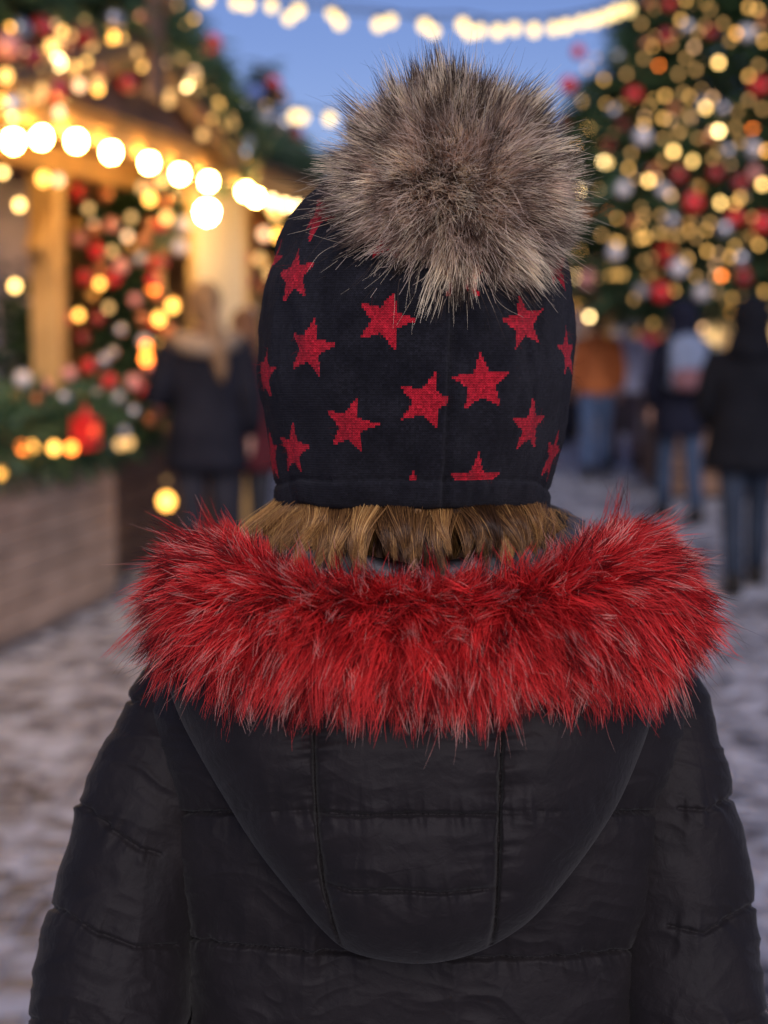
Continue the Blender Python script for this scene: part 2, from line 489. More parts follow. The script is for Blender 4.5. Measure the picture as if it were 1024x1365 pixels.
b.inputs['Roughness'].default_value = 0.95; b.inputs['Specular IOR Level'].default_value = 0.15
b.inputs['Sheen Weight'].default_value = 0.10; b.inputs['Sheen Roughness'].default_value = 0.5; b.inputs['Sheen Tint'].default_value = (0.35, 0.35, 0.42, 1)
hs = math_n(nt, 'ADD', hgt, math_n(nt, 'MULTIPLY', nz.outputs[0], 0.5))
bp = N(nt, 'ShaderNodeBump'); bp.inputs['Strength'].default_value = 0.6; bp.inputs['Distance'].default_value = 0.0008
L(nt, hs, bp.inputs['Height']); L(nt, bp.outputs[0], b.inputs['Normal'])
L(nt, b.outputs[0], out.inputs[0])

hat = npmesh('hat', V2, Fall, M_hat, True, None, person, BASE)
me = hat.data
a = me.attributes.new('star', 'FLOAT', 'FACE'); a.data.foreach_set('value', attr)
uvl = me.uv_layers.new(name='stitch')
ci = np.arange(NCOL)[None, :] + 0 * np.arange(NROW - 1)[:, None]; ri = np.arange(NROW - 1)[:, None] + 0 * ci
uvq = np.stack([np.stack([ci, -ri], -1), np.stack([ci + 1, -ri], -1), np.stack([ci + 1, -ri - 1], -1), np.stack([ci, -ri - 1], -1)], 2).reshape(-1, 2).astype(np.float32)
rest = np.tile(np.array([[0, 0], [1, 0], [1, 1], [0, 1]], np.float32), (len(Fall) - len(F), 1))
uvl.data.foreach_set('uv', np.concatenate([uvq, rest]).ravel())
hat['label'] = 'dark knitted hat with red stars'

# wool fuzz standing off the knit
def fibre_mat(name, col_nodes, rough=0.5, trans=0.42, spec=0.22):
    """matte fibre: the colour of the strand scattered back and through it, with a weak gloss"""
    m, nt, out = newmat(name)
    col = col_nodes(nt)
    b = N(nt, 'ShaderNodeBsdfPrincipled'); t = N(nt, 'ShaderNodeBsdfTranslucent'); mx = N(nt, 'ShaderNodeMixShader')
    L(nt, col, b.inputs['Base Color']); L(nt, col, t.inputs['Color'])
    b.inputs['Roughness'].default_value = rough; b.inputs['Specular IOR Level'].default_value = spec
    mx.inputs[0].default_value = trans
    L(nt, b.outputs[0], mx.inputs[1]); L(nt, t.outputs[0], mx.inputs[2]); L(nt, mx.outputs[0], out.inputs[0])
    return m

nf = 26000
fi = rng.integers(0, len(F), nf)
fv = V[F[fi]]; w4 = rng.dirichlet(np.ones(4), nf)
rootp = (fv * w4[..., None]).sum(1)
nrm = np.cross(fv[:, 1] - fv[:, 0], fv[:, 3] - fv[:, 0]); nrm /= np.linalg.norm(nrm, axis=1, keepdims=True) + 1e-12
ctr = np.array([BX, D0, 1.6])
nrm *= np.sign(((rootp - ctr) * nrm).sum(1, keepdims=True))
dr = nrm + rng.normal(0, .8, (nf, 3)); dr /= np.linalg.norm(dr, axis=1, keepdims=True)
ln = rng.gamma(2.2, .0009, nf)[:, None]
t = np.linspace(0, 1, 4)
cv = rng.normal(0, .6, (nf, 3))
pts = rootp[:, None] + dr[:, None] * (ln * t[None])[..., None] + cv[:, None] * (ln * t[None] ** 2)[..., None]
rad = np.full((nf, 4), 3.2e-5) * np.linspace(1, .5, 4)
def fz(nt):
    at = N(nt, 'ShaderNodeAttribute', attribute_name='tint')
    return mixc(nt, at.outputs['Fac'], (0.016, 0.016, 0.024), (0.42, 0.015, 0.025))
M_fuzz = fibre_mat('wool_fuzz', fz, .8, .2, .1)
fuzz = make_curves('wool_fuzz', pts, rad, {'tint': star.ravel()[fi]}, M_fuzz, hat, BASE)

# ---- fur pom-pom ----------------------------------------------------
PC = P(597, 257, 1.046)
def strands(root, d0, length, K, droop, wav, tipj=None, tipd=None):
    n = len(root); t = np.linspace(0, 1, K)
    ph = rng.uniform(0, 6.28, (n, 2)); fr = rng.uniform(2.0, 5.0, (n, 1))
    a1 = np.cross(d0, rng.normal(0, 1, (n, 3))); a1 /= np.linalg.norm(a1, axis=1, keepdims=True) + 1e-9
    a2 = np.cross(d0, a1)
    p = root[:, None] + d0[:, None] * (length[:, None] * t)[..., None]
    p += np.array([0, 0, -1.0]) * (droop[:, None] * t ** 2)[..., None]
    w = wav[:, None] * t
    p += a1[:, None] * (w * np.sin(fr * t + ph[:, :1]))[..., None] + a2[:, None] * (w * np.cos(fr * t + ph[:, 1:]))[..., None]
    if tipd is not None: p += tipd[:, None] * (t ** 2)[..., None]
    return p
def unit(v): return v / (np.linalg.norm(v, axis=-1, keepdims=True) + 1e-12)
def taper(n, K, r0, tip=.18, belly=.35):
    t = np.linspace(0, 1, K)
    s = np.where(t < belly, .75 + .25 * t / belly, 1 - (1 - tip) * ((t - belly) / (1 - belly)) ** 1.6)
    return r0[:, None] * s[None]

def pompom():
    NG = 1500
    g = unit(rng.normal(0, 1, (NG, 3)))
    # lopsided: longer up and to the right, a ragged outline of tufts
    ga = np.arctan2(g[:, 2], g[:, 0])
    gl = 0.0765 * (1 + .07 * g[:, 0] + .01 * g[:, 2] + .06 * vnoise(ga * 1.6 + 9, g[:, 1] * 2, 41)) * rng.normal(1, .095, NG)
    gtint = rng.choice(3, NG, p=[.46, .36, .18]); gshade = rng.normal(0, 1, NG)
    lean = np.stack([vnoise(g[:, 0] * 2.2, g[:, 2] * 2.2, 43), vnoise(g[:, 2] * 2.2, g[:, 1] * 2.2, 44), vnoise(g[:, 1] * 2.2, g[:, 0] * 2.2, 45)], -1)
    gd = unit(g + .30 * lean)
    def tufts(n, spread, r, K, conv, wav, lsc=1.0):
        ci = rng.integers(0, NG, n)
        d = unit(g[ci] + rng.normal(0, spread, (n, 3)))
        root = PC + d * .018
        ln = (gl[ci] * rng.normal(1, .07, n) * lsc - .018)
        goal = PC + g[ci] * .018 + gd[ci] * (gl[ci] * lsc - .018)[:, None]
        tip = goal - (root + d * ln[:, None])
        bend = np.cross(g[ci], np.array([0.25, -.1, 1.0])) * .008 * np.sin(gshade[ci] * 3)[:, None]
        return strands(root, d, ln, K, np.abs(rng.normal(.005, .003, n)), rng.gamma(2, wav, n), tipd=tip * (conv * rng.uniform(.55, 1.0, n))[:, None] + bend), r, ci
    n = 26000
    p, r, ci = tufts(n, .075, taper(n, 8, rng.uniform(.00022, .00038, n), .07, .5), 8, 1.0, .0008)
    n4 = 16000
    p4, r4, ci4 = tufts(n4, .11, taper(n4, 8, rng.uniform(.00012, .0002, n4), .12, .45), 8, .8, .0014, 1.03)
    ty = np.concatenate([gtint[ci], gtint[ci4]]); fl = rng.random(n + n4) < .22; ty = np.where(fl, rng.integers(0, 3, n + n4), ty)
    p = np.concatenate([p, p4]); r = np.concatenate([r, r4]); cs = np.concatenate([ci, ci4])
    m_ = 22000
    d2 = unit(rng.normal(0, 1, (m_, 3)))
    p2 = strands(PC + d2 * .016, d2, .052 * rng.normal(1, .14, m_), 8, np.full(m_, .003), rng.gamma(2, .003, m_))
    r2 = taper(m_, 8, np.full(m_, .00026), .3)
    q = 1300
    d3 = unit(rng.normal(0, 1, (q, 3)))
    p3 = strands(PC + d3 * .02, d3, .076 * rng.normal(1, .10, q), 8, np.full(q, .005), rng.gamma(2, .003, q))
    r3 = taper(q, 8, np.full(q, .00013), .2)
    pts = np.concatenate([p, p2, p3]); rad = np.concatenate([r, r2, r3])
    kind = np.concatenate([ty, np.full(m_, 3), np.where(rng.random(q) < .65, 2, 1)]).astype(float)
    shade = np.concatenate([.5 + .22 * gshade[cs] + rng.normal(0, .18, n + n4), rng.normal(.5, .2, m_), rng.normal(.5, .2, q)])
    def colr(nt):
        k = N(nt, 'ShaderNodeAttribute', attribute_name='strand_kind'); s = N(nt, 'ShaderNodeAttribute', attribute_name='shade')
        hi = N(nt, 'ShaderNodeHairInfo'); t = hi.outputs['Intercept']
        c0 = ramp(nt, t, [(0, (.40, .285, .215)), (.45, (.55, .405, .31)), (.76, (.64, .49, .385)), (.87, (.16, .11, .08)), (1, (.05, .035, .027))])
        c1 = ramp(nt, t, [(0, (.40, .285, .215)), (.45, (.52, .385, .295)), (.62, (.27, .185, .14)), (.82, (.88, .74, .53)), (1, (.94, .82, .62))])
        c2 = ramp(nt, t, [(0, (.30, .21, .155)), (.5, (.28, .195, .145)), (.78, (.10, .07, .052)), (1, (.025, .018, .014))])
        c3 = ramp(nt, t, [(0, (.42, .305, .235)), (.6, (.62, .475, .38)), (1, (.72, .58, .475))])
        f = k.outputs['Fac']
        a = mixc(nt, math_n(nt, 'GREATER_THAN', f, .5), c0, c1)
        b_ = mixc(nt, math_n(nt, 'GREATER_THAN', f, 1.5), a, c2)
        c = mixc(nt, math_n(nt, 'GREATER_THAN', f, 2.5), b_, c3)
        hs = N(nt, 'ShaderNodeHueSaturation'); L(nt, c, hs.inputs['Color'])
        L(nt, math_n(nt, 'ADD', math_n(nt, 'MULTIPLY', s.outputs['Fac'], .7), .78), hs.inputs['Value'])
        return hs.outputs[0]
    return make_curves('pom_pom', pts, rad, {'strand_kind': kind, 'shade': np.clip(shade, 0, 1.2)}, fibre_mat('raccoon_fur', colr), hat, BASE)
pom = pompom()
pom['label'] = 'large grey brown fur pom-pom'
# ---- hair below the hat ---------------------------------------------
def hair_strands():
    NG = 120; n = 17000
    gx = np.sort(np.concatenate([rng.uniform(372, 728, 96), rng.uniform(362, 420, 14), rng.uniform(700, 735, 10)]))
    gsw = 26 * vnoise(gx / 34, 0 * gx, 81) + rng.normal(0, 9, NG); glen = 14 * vnoise(gx / 22, 0 * gx, 82) + rng.normal(0, 11, NG)
    gdep = rng.uniform(0, .022, NG); gt = np.clip(.44 + .20 * vnoise(gx / 13, 0 * gx + 3, 83) + rng.normal(0, .12, NG), 0, 1)
    gcurl = 17 * vnoise(gx / 45, 0 * gx + 9, 84) + rng.normal(0, 5, NG)
    ci = rng.integers(0, NG, n); x0 = np.clip(gx[ci] + rng.normal(0, 11, n), 373, 727)
    u = (x0 - 552) / 178.0; ug = (gx[ci] - 552) / 178.0
    K = 11; t = np.linspace(0, 1, K); tt = t[None]
    l, r = hat_r(np.full(n, 655.0))
    hx = np.clip((x0 - (l + r) / 2) / ((r - l) / 2), -.98, .98)
    y0 = D0 - (r - l) / 2 / FPX * D0 * 1.09 * np.sqrt(1 - hx ** 2) + .013 + np.abs(rng.normal(0, .003, n)) + gdep[ci]
    x1 = gx[ci] + ug * 16 + np.where(ug < -.2, (ug + .2) * 34, 0) + gsw[ci] + rng.normal(0, 2.2, n)
    yend = 756 - 20 * np.abs(ug) ** 2.2 + glen[ci] + rng.normal(0, 5, n)
    d1 = 1.066 + .05 * np.abs(ug) ** 2 + gdep[ci] * .5 + rng.normal(0, .0015, n)
    over = (rng.random(NG) < .42)[ci]      # locks that fall outside the lining
    d1 = np.where(over, 1.012 + .055 * np.abs(ug) ** 2, d1); yend = np.where(over, yend - 8 + 6 * np.sin(gx[ci]), yend)
    px = x0[:, None] + (x1 - x0)[:, None] * tt ** 1.25 + (gcurl[ci] + rng.normal(0, 1.6, n))[:, None] * np.sin(tt * 3.3) * tt
    py = 655 + (yend - 655)[:, None] * tt
    dp = y0[:, None] * (1 - tt ** 1.5) + d1[:, None] * tt ** 1.5 - .013 * np.sin(math.pi * np.clip(tt * 1.05 - .05, 0, 1)) ** 1.3
    pts = Parr(px, py, dp * math.cos(PITCH) + (py - 425) / FPX * 1.1 * math.sin(PITCH))
    rad = taper(n, K, rng.uniform(.00009, .00017, n), .25)
    gold = np.clip(gt[ci] + rng.normal(0, .19, n) + np.where(ug < -.25, .20, -.06), 0, 1)  # left locks more golden: warm light from that side put into the hair colour
    q = 330; xq = np.r_[rng.uniform(350, 450, 150), rng.uniform(450, 650, 60), rng.uniform(650, 750, 120)]
    px2 = xq[:, None] + (rng.normal(0, 24, (q, 1)) + (xq - 552)[:, None] * .10) * tt + np.sin(tt * 3 + rng.uniform(0, 6, (q, 1))) * 6; py2 = 678 + rng.uniform(25, 75, (q, 1)) * tt + rng.normal(0, 10, (q, 1)) * tt ** 2
    pts2 = Parr(px2, py2, 1.075 - .03 * tt + rng.normal(0, .008, (q, 1)))
    rad2 = taper(q, K, np.full(q, .00006), .4)
    return np.concatenate([pts, pts2]), np.concatenate([rad, rad2]), np.concatenate([gold, rng.uniform(.5, .9, q)])
def hairc(nt):
    a = N(nt, 'ShaderNodeAttribute', attribute_name='gold')
    return ramp(nt, a.outputs['Fac'], [(0, (.030, .014, .007)), (.35, (.12, .056, .022)), (.62, (.32, .16, .058)), (.85, (.62, .34, .115)), (1, (.78, .48, .18))])
M_hair = fibre_mat('hair', hairc, .38, .22, .45)
pts, rad, gold = hair_strands()
hair = make_curves('hair', pts, rad, {'gold': gold}, M_hair, person, BASE)

# ---- jacket ----------------------------------------------------------
m, nt, out = newmat('jacket_fabric')
M_jacket = m
b = N(nt, 'ShaderNodeBsdfPrincipled'); tc = N(nt, 'ShaderNodeTexCoord')
nz = N(nt, 'ShaderNodeTexNoise'); nz.inputs['Scale'].default_value = 30; nz.inputs['Detail'].default_value = 6; L(nt, tc.outputs['Object'], nz.inputs['Vector'])
L(nt, mixc(nt, ramp(nt, nz.outputs[0], [(.3, 0), (.7, 1)]), (.0074, .0058, .0068), (.0118, .0093, .0102)), b.inputs['Base Color'])
b.inputs['Roughness'].default_value = .68; b.inputs['Specular IOR Level'].default_value = .20
b.inputs['Sheen Weight'].default_value = .05; b.inputs['Sheen Roughness'].default_value = .4
wv = N(nt, 'ShaderNodeTexNoise'); wv.inputs['Scale'].default_value = 1500; wv.inputs['Detail'].default_value = 2; L(nt, tc.outputs['Object'], wv.inputs['Vector'])
cr = N(nt, 'ShaderNodeTexNoise'); cr.inputs['Scale'].default_value = 120; cr.inputs['Detail'].default_value = 5; cr.inputs['Distortion'].default_value = .8; L(nt, tc.outputs['Object'], cr.inputs['Vector'])
hh = math_n(nt, 'ADD', math_n(nt, 'MULTIPLY', wv.outputs[0], .22), cr.outputs[0])
bp = N(nt, 'ShaderNodeBump'); bp.inputs['Strength'].default_value = .6; bp.inputs['Distance'].default_value = .0015
L(nt, hh, bp.inputs['Height']); L(nt, bp.outputs[0], b.inputs['Normal']); L(nt, b.outputs[0], out.inputs[0])

def relief(px, py, seams, seed=0, fold=1.0, mask=None):
    """quilting in metres: narrow stitched grooves, puffs, puckers and slack folds"""
    d = np.zeros(px.shape)
    for i, (poly, dep, wpuff, apuff, pk) in enumerate(seams):
        ds, ar, sd = polydist(px, py, poly)
        wob = 1.2 * vnoise(ar / 14, ar * 0, seed + i)
        d -= dep * 1.15 * 1.25 * np.exp(-((ds + wob) / 2.9) ** 2) * (1 + .07 * np.sin(ar * .9)) + apuff * np.exp(-(ds / wpuff) ** 1.2)
        n1 = vnoise(ar / 10 + .012 * ds * sd, ds * sd / 75, seed + 31 * i + 1); n2 = vnoise(ar / 24, ds * sd / 110 + 7, seed + 31 * i + 2)
        n3 = vnoise(ar / 5.5, ds / 30, seed + 31 * i + 3)
        d += pk * (.0019 * n1 * np.exp(-ds / 20) + .0024 * n2 * np.exp(-ds / 42) + .0007 * n3 * np.exp(-ds / 8))
    wx = px + 24 * vnoise(px / 80, py / 80, seed + 5); wy = py + 24 * vnoise(px / 80, py / 80, seed + 6)
    f1 = 1 - np.abs(vnoise(wx / 95, wy / 44, seed + 7)) * 2
    f2 = 1 - np.abs(vnoise((wx + wy * .6) / 42, (wy - wx * .3) / 24, seed + 8)) * 2
    f3 = vnoise((px - py) / 14, (px + py) / 20, seed + 9)
    d += fold * (.0012 * f1 + .00055 * f2 + .00015 * f3)
    return d

TSEAMS = [([(150, 1087), (230, 1086), (320, 1087), (556, 1088), (800, 1086), (960, 1085)], .0030, 34, .0045, 1.0),
          ([(150, 1235), (245, 1254), (330, 1266), (420, 1274), (560, 1282), (700, 1283), (800, 1277), (882, 1268), (980, 1255)], .0032, 38, .0055, 1.0),
          ([(150, 1440), (560, 1470), (980, 1440)], .0032, 38, .0055, 1.0),
          ([(150, 1640), (560, 1670), (980, 1640)], .0032, 38, .0055, 1.0),
          ([(170, 925), (180, 990), (196, 1060), (207, 1140), (225, 1230), (240, 1330), (248, 1420), (250, 1560)], .0032, 24, .004, 1.0),
          ([(932, 930), (922, 1040), (912, 1110), (900, 1180), (890, 1260), (882, 1365), (880, 1560)], .0032, 24, .004, 1.0)]
TZ = [.78, .80, .90, 1.0, 1.10, 1.17, 1.235, 1.305, 1.345, 1.372, 1.386, 1.397, 1.408, 1.420, 1.436]
TW = [.200, .202, .192, .182, .172, .167, .170, .178, .185, .187, .178, .160, .135, .108, .084]
TD = [.135, .136, .130, .122, .118, .118, .120, .121, .118, .110, .102, .094, .087, .082, .078]
nc = 1000
zz = np.concatenate([np.linspace(.78, 1.15, 70)[:-1], np.linspace(1.15, 1.372, 330)[:-1], np.linspace(1.372, 1.436, 70)]); nr = len(zz)
ph = np.linspace(-1, 1, nc, endpoint=False); ph = math.pi * (.62 * ph + .38 * ph ** 5)
ZZ, PP = np.meshgrid(zz, ph, indexing='ij')
def smooth_interp(x, xs, ys):
    return (np.interp(x - .012, xs, ys) + np.interp(x, xs, ys) + np.interp(x + .012, xs, ys)) / 3
W = smooth_interp(ZZ, TZ, TW); Dd = smooth_interp(ZZ, TZ, TD)
se = lambda v: np.sign(v) * np.abs(v) ** .66
X = BX + .001 + W * se(np.sin(PP)); Y = 1.132 - Dd * se(np.cos(PP))
# upper back leans forward to the neck, lumbar hollow
Y += .018 * np.clip((ZZ - 1.33) / .1, 0, 1) ** 1.5 + .010 * np.exp(-((ZZ - 1.1) / .1) ** 2)
T0 = np.stack([X, Y, ZZ], -1)
px, py, _ = proj(T0)
rel = relief(px, py, TSEAMS, 100, 1.0)
rel = np.where(np.cos(PP) > -.15, rel, -.004 * np.exp(-((ZZ - 1.30) / .012) ** 2) - .004 * np.exp(-((ZZ - 1.21) / .012) ** 2) - .004 * np.exp(-((ZZ - 1.09) / .012) ** 2) - .004 * np.exp(-((ZZ - .98) / .012) ** 2) + .001 * vnoise(X * 60, ZZ * 60, 9))
nrm = np.stack([np.sin(PP) * Dd, -np.cos(PP) * W, 0.35 * W * np.clip((ZZ - 1.36) / .05, 0, 1)], -1); nrm = unit(nrm)
TV = T0 + nrm * rel[..., None]
# bottom closes inside
inn = TV[:1] * [1, 1, 1]; inn = (inn - [BX, 1.132, 0]) * [.9, .9, 1] + [BX, 1.132, .004]
TVa = np.concatenate([inn, TV]).reshape(-1, 3)
jacket = npmesh('jacket', TVa, grid_faces(nr + 1, nc), M_jacket, True, None, person, BASE)
jacket['label'] = 'dark quilted winter jacket with a red fur hood trim'

# sleeves
def catmull(ctrl, n, closed=False):
    c = np.asarray(ctrl, float); m_ = len(c)
    if closed: k = np.linspace(0, m_, n, endpoint=False)
    else: k = np.linspace(0, m_ - 1, n)
    i = np.floor(k).astype(int); f = (k - i)[:, None]
    g = (lambda j: c[j % m_]) if closed else (lambda j: c[np.clip(j, 0, m_ - 1)])
    p0, p1, p2, p3 = g(i - 1), g(i), g(i + 1), g(i + 2)
    return .5 * (2 * p1 + (p2 - p0) * f + (2 * p0 - 5 * p1 + 4 * p2 - p3) * f ** 2 + (3 * p1 - p0 - 3 * p2 + p3) * f ** 3)

def sleeve(path, seams, seed):
    cc = catmull([(*P(a, b_, c), r) for a, b_, c, r in path], 420)
    pc, rr = cc[:, :3], cc[:, 3]
    tan = unit(np.gradient(pc, axis=0)); fr = np.array([0, 1., 0])
    sx_ = unit(np.cross(tan, fr)); sy_ = np.cross(sx_, tan)
    an = np.linspace(0, 2 * math.pi, 320, endpoint=False)
    nn = np.cos(an)[None, :, None] * sx_[:, None] + np.sin(an)[None, :, None] * sy_[:, None] * 1.12
    G = pc[:, None] + nn * rr[:, None, None]
    px, py, _ = proj(G)
    rel = relief(px, py, seams, seed, 1.1)
    G = G + unit(nn) * rel[..., None]
    cuff = pc[-1] + (G[-1] - pc[-1]) * .8 - tan[-1] * .01
    cap = pc[0] + (G[0] - pc[0]) * .05
    return npmesh('sleeve', np.concatenate([cap[None], G, cuff[None]]).reshape(-1, 3), grid_faces(len(pc) + 2, 320), M_jacket, True, None, jacket, BASE)
LS = [([(60, 1040), (112, 1074), (150, 1110), (185, 1132), (215, 1140)], .0021, 26, .0012, 1.0),
      ([(30, 1195), (86, 1216), (130, 1245), (180, 1262), (240, 1262)], .0021, 26, .0012, 1.0),
      ([(20, 1350), (90, 1372), (160, 1392), (240, 1395)], .0021, 26, .0012, 1.0),
      ([(168, 930), (172, 936), (200, 925), (260, 900)], .002, 18, .002, .8),
      ([(20, 1550), (240, 1570)], .0021, 26, .0012, 1.0)]
RS = [([(905, 1078), (945, 1080), (985, 1062), (1030, 1030)], .0021, 26, .0012, 1.0),
      ([(890, 1235), (940, 1245), (985, 1220), (1040, 1185)], .0021, 26, .0012, 1.0),
      ([(880, 1370), (950, 1385), (1040, 1340)], .0021, 26, .0012, 1.0),
      ([(880, 1550), (1060, 1540)], .0021, 26, .0012, 1.0)]
sleeve([(275, 905, 1.14, .020), (236, 930, 1.14, .030), (222, 1000, 1.135, .0405), (200, 1080, 1.133, .0470), (179, 1170, 1.133, .0498), (158, 1260, 1.130, .0525), (147, 1365, 1.122, .0530), (156, 1520, 1.125, .049), (182, 1780, 1.16, .046), (205, 1960, 1.21, .041)], LS, 300)
sleeve([(845, 905, 1.14, .020), (882, 930, 1.14, .030), (882, 1000, 1.135, .0400), (892, 1080, 1.133, .0470), (902, 1170, 1.133, .0498), (912, 1260, 1.130, .0508), (921, 1365, 1.122, .0505), (912, 1520, 1.125, .049), (886, 1780, 1.16, .046), (868, 1960, 1.21, .041)], RS, 400)

# hood lying on the back
OUT = [(556, 760), (400, 770), (250, 800), (212, 850), (222, 905), (238, 952), (262, 1000), (298, 1062), (342, 1132), (398, 1203), (428, 1238), (462, 1266), (515, 1281), (575, 1284), (635, 1270), (690, 1240), (728, 1205), (780, 1140), (822, 1075), (852, 1008), (872, 950), (884, 905), (892, 850), (860, 800), (712, 770)]
oc = catmull(OUT, 720, True); HC = np.array([556., 955.])
oa = np.unwrap(np.arctan2(oc[:, 1] - HC[1], oc[:, 0] - HC[0])); orr = np.hypot(oc[:, 0] - HC[0], oc[:, 1] - HC[1])
NA, NRD = 900, 260
ang = np.linspace(0, 2 * math.pi, NA, endpoint=False)
oa_m = np.mod(oa, 2 * math.pi); order = np.argsort(oa_m)
rad_o = np.interp(ang, oa_m[order], orr[order], period=2 * math.pi)
rr = np.concatenate([[.004], np.linspace(.02, 1, NRD - 1) ** .8])
HX = HC[0] + rr[:, None] * rad_o[None] * np.cos(ang)[None]; HYp = HC[1] + rr[:, None] * rad_o[None] * np.sin(ang)[None]
bulge = (1 - rr ** 5.0) ** .55
dback = 1.022 + .040 * (np.abs(HX - 556) / 400) ** 2.6 + .035 * np.clip((940 - HYp) / 140, 0, 1)
HSE = [([(415, 880), (418, 960), (420, 1040), (424, 1110), (432, 1180), (445, 1230), (456, 1262)], .0058, 28, .0068, 1.4),
       ([(669, 880), (668, 960), (667, 1040), (665, 1110), (663, 1180), (660, 1232), (654, 1262)], .0058, 28, .0068, 1.4),
       ([(421, 1082), (480, 1087), (560, 1085), (665, 1086)], .0024, 24, .0038, 1.1),
       ([(433, 1176), (470, 1188), (530, 1187), (590, 1191), (663, 1183)], .0024, 24, .0038, 1.1),
       ([(280, 1076), (340, 1083), (421, 1080)], .0006, 22, .0016, .9),
       ([(667, 1080), (740, 1082), (820, 1076)], .0005, 22, .0014, .9),
       ([tuple(q) for q in oc[::12]], .0004, 14, .0006, .9)]
relh = relief(HX, HYp, HSE, 500, .6)
dep = dback - .002 - bulge[:, None] * (.056 - .018 * np.clip((1000 - HYp) / 150, 0, 1)) - relh * np.clip((1.02 - rr[:, None]) / .03, 0, 1)
HVt = Parr(HX, HYp, dep)
rimin = Parr(HC[0] + (HX[-1:] - HC[0]) * .97, HC[1] + (HYp[-1:] - HC[1]) * .97, dep[-1:] + .03)
hoodV = np.concatenate([HVt, rimin]).reshape(-1, 3); hoodF = grid_faces(NRD + 1, NA)

# core roll under the fur, part of the hood
RING = [(556, 850, .966, .0235), (440, 847, .972, .025), (362, 833, .992, .029), (312, 812, 1.045, .036), (306, 795, 1.115, .034), (322, 778, 1.18, .026), (430, 836, 1.235, .026), (556, 846, 1.25, .025),
        (690, 826, 1.235, .026), (796, 774, 1.18, .028), (818, 785, 1.115, .036), (822, 812, 1.045, .039), (768, 829, .992, .031), (672, 847, .972, .025)]
rc = catmull([(*P(a, b_, c), r) for a, b_, c, r in RING], 260, True)
rp, rrd = rc[:, :3], rc[:, 3]
tan = unit(np.roll(rp, -1, 0) - np.roll(rp, 1, 0)); upz = np.array([0, 0, 1.])
side = unit(np.cross(tan, upz)); upn = np.cross(side, tan)
cen = np.array([BX, 1.12, 0])
sgn = np.sign(((rp - cen) * side * [1, 1, 0]).sum(1))[:, None]; side = side * sgn       # outwards from the neck
NS = 44; an = np.linspace(0, 2 * math.pi, NS, endpoint=False)
def core_at(si, th):
    """point, normal and comb direction on the roll"""
    i0 = np.floor(si).astype(int) % 260; f = (si - np.floor(si))[:, None]; i1 = (i0 + 1) % 260
    p = rp[i0] * (1 - f) + rp[i1] * f; r = rrd[i0] * (1 - f[:, 0]) + rrd[i1] * f[:, 0]
    s_ = unit(side[i0] * (1 - f) + side[i1] * f); u_ = unit(upn[i0] * (1 - f) + upn[i1] * f)
    n_ = np.cos(th)[:, None] * s_ + np.sin(th)[:, None] * u_
    tau = np.sin(th)[:, None] * s_ - np.cos(th)[:, None] * u_          # over the top and down the outside
    return p + n_ * r[:, None] * .95, n_, tau, s_
gi, gj = np.meshgrid(np.arange(260.), an, indexing='ij')
cv, _, _, _ = core_at(gi.ravel(), gj.ravel())
cf = grid_faces(260, NS); last = np.stack([np.arange(NS) + 259 * NS, (np.arange(NS) + 1) % NS + 259 * NS, (np.arange(NS) + 1) % NS, np.arange(NS)], -1)
cf = np.concatenate([cf, last])
M_core = simple('fur_backing', (.08, .006, .008), (.13, .008, .010), .9, 60)
hood = npmesh('hood', np.concatenate([hoodV, cv]), np.concatenate([hoodF, cf + len(hoodV)]), [M_jacket, M_core], True,
              np.concatenate([np.zeros(len(hoodF)), np.ones(len(cf))]), jacket, BASE)

# lining of the hood standing at the nape
M_lin = simple('lining_fabric', (.040, .038, .046), (.062, .059, .068), .6, 30, .3, 150)
lp = np.linspace(-2.3, 2.3, 160); lz = np.linspace(0, 1, 40)
LZ, LPp = np.meshgrid(lz, lp, indexing='ij')
lx = BX + (.088 + .016 * LZ) * np.sin(LPp); ly = 1.135 - (.098 + .012 * LZ - .01 * LZ ** 2) * np.cos(LPp)
lzv = 1.37 + .102 * LZ + .012 * LZ * (1 - np.cos(LPp)) - .006 * np.exp(-((LPp) / .3) ** 2) * LZ
wr = .0022 * vnoise(LPp * 7, LZ * 2, 71) + .0012 * vnoise(LPp * 18, LZ * 3, 72) - .003 * np.exp(-((LPp - .38) / .018) ** 2) - .003 * np.exp(-((LPp + .42) / .018) ** 2) - .003 * np.exp(-((LZ - .78) / .03) ** 2)
lx += wr * np.sin(LPp); ly += -wr * np.cos(LPp)
lv = np.stack([lx, ly, lzv], -1); lv2 = np.stack([BX + (lx - BX) * 1.10, 1.135 + (ly - 1.135) * 1.10, lzv - .004], -1)[::-1]
npmesh('hood_lining', np.concatenate([lv, lv2]).reshape(-1, 3), grid_faces(80, 160, False), M_lin, True, None, jacket, BASE)

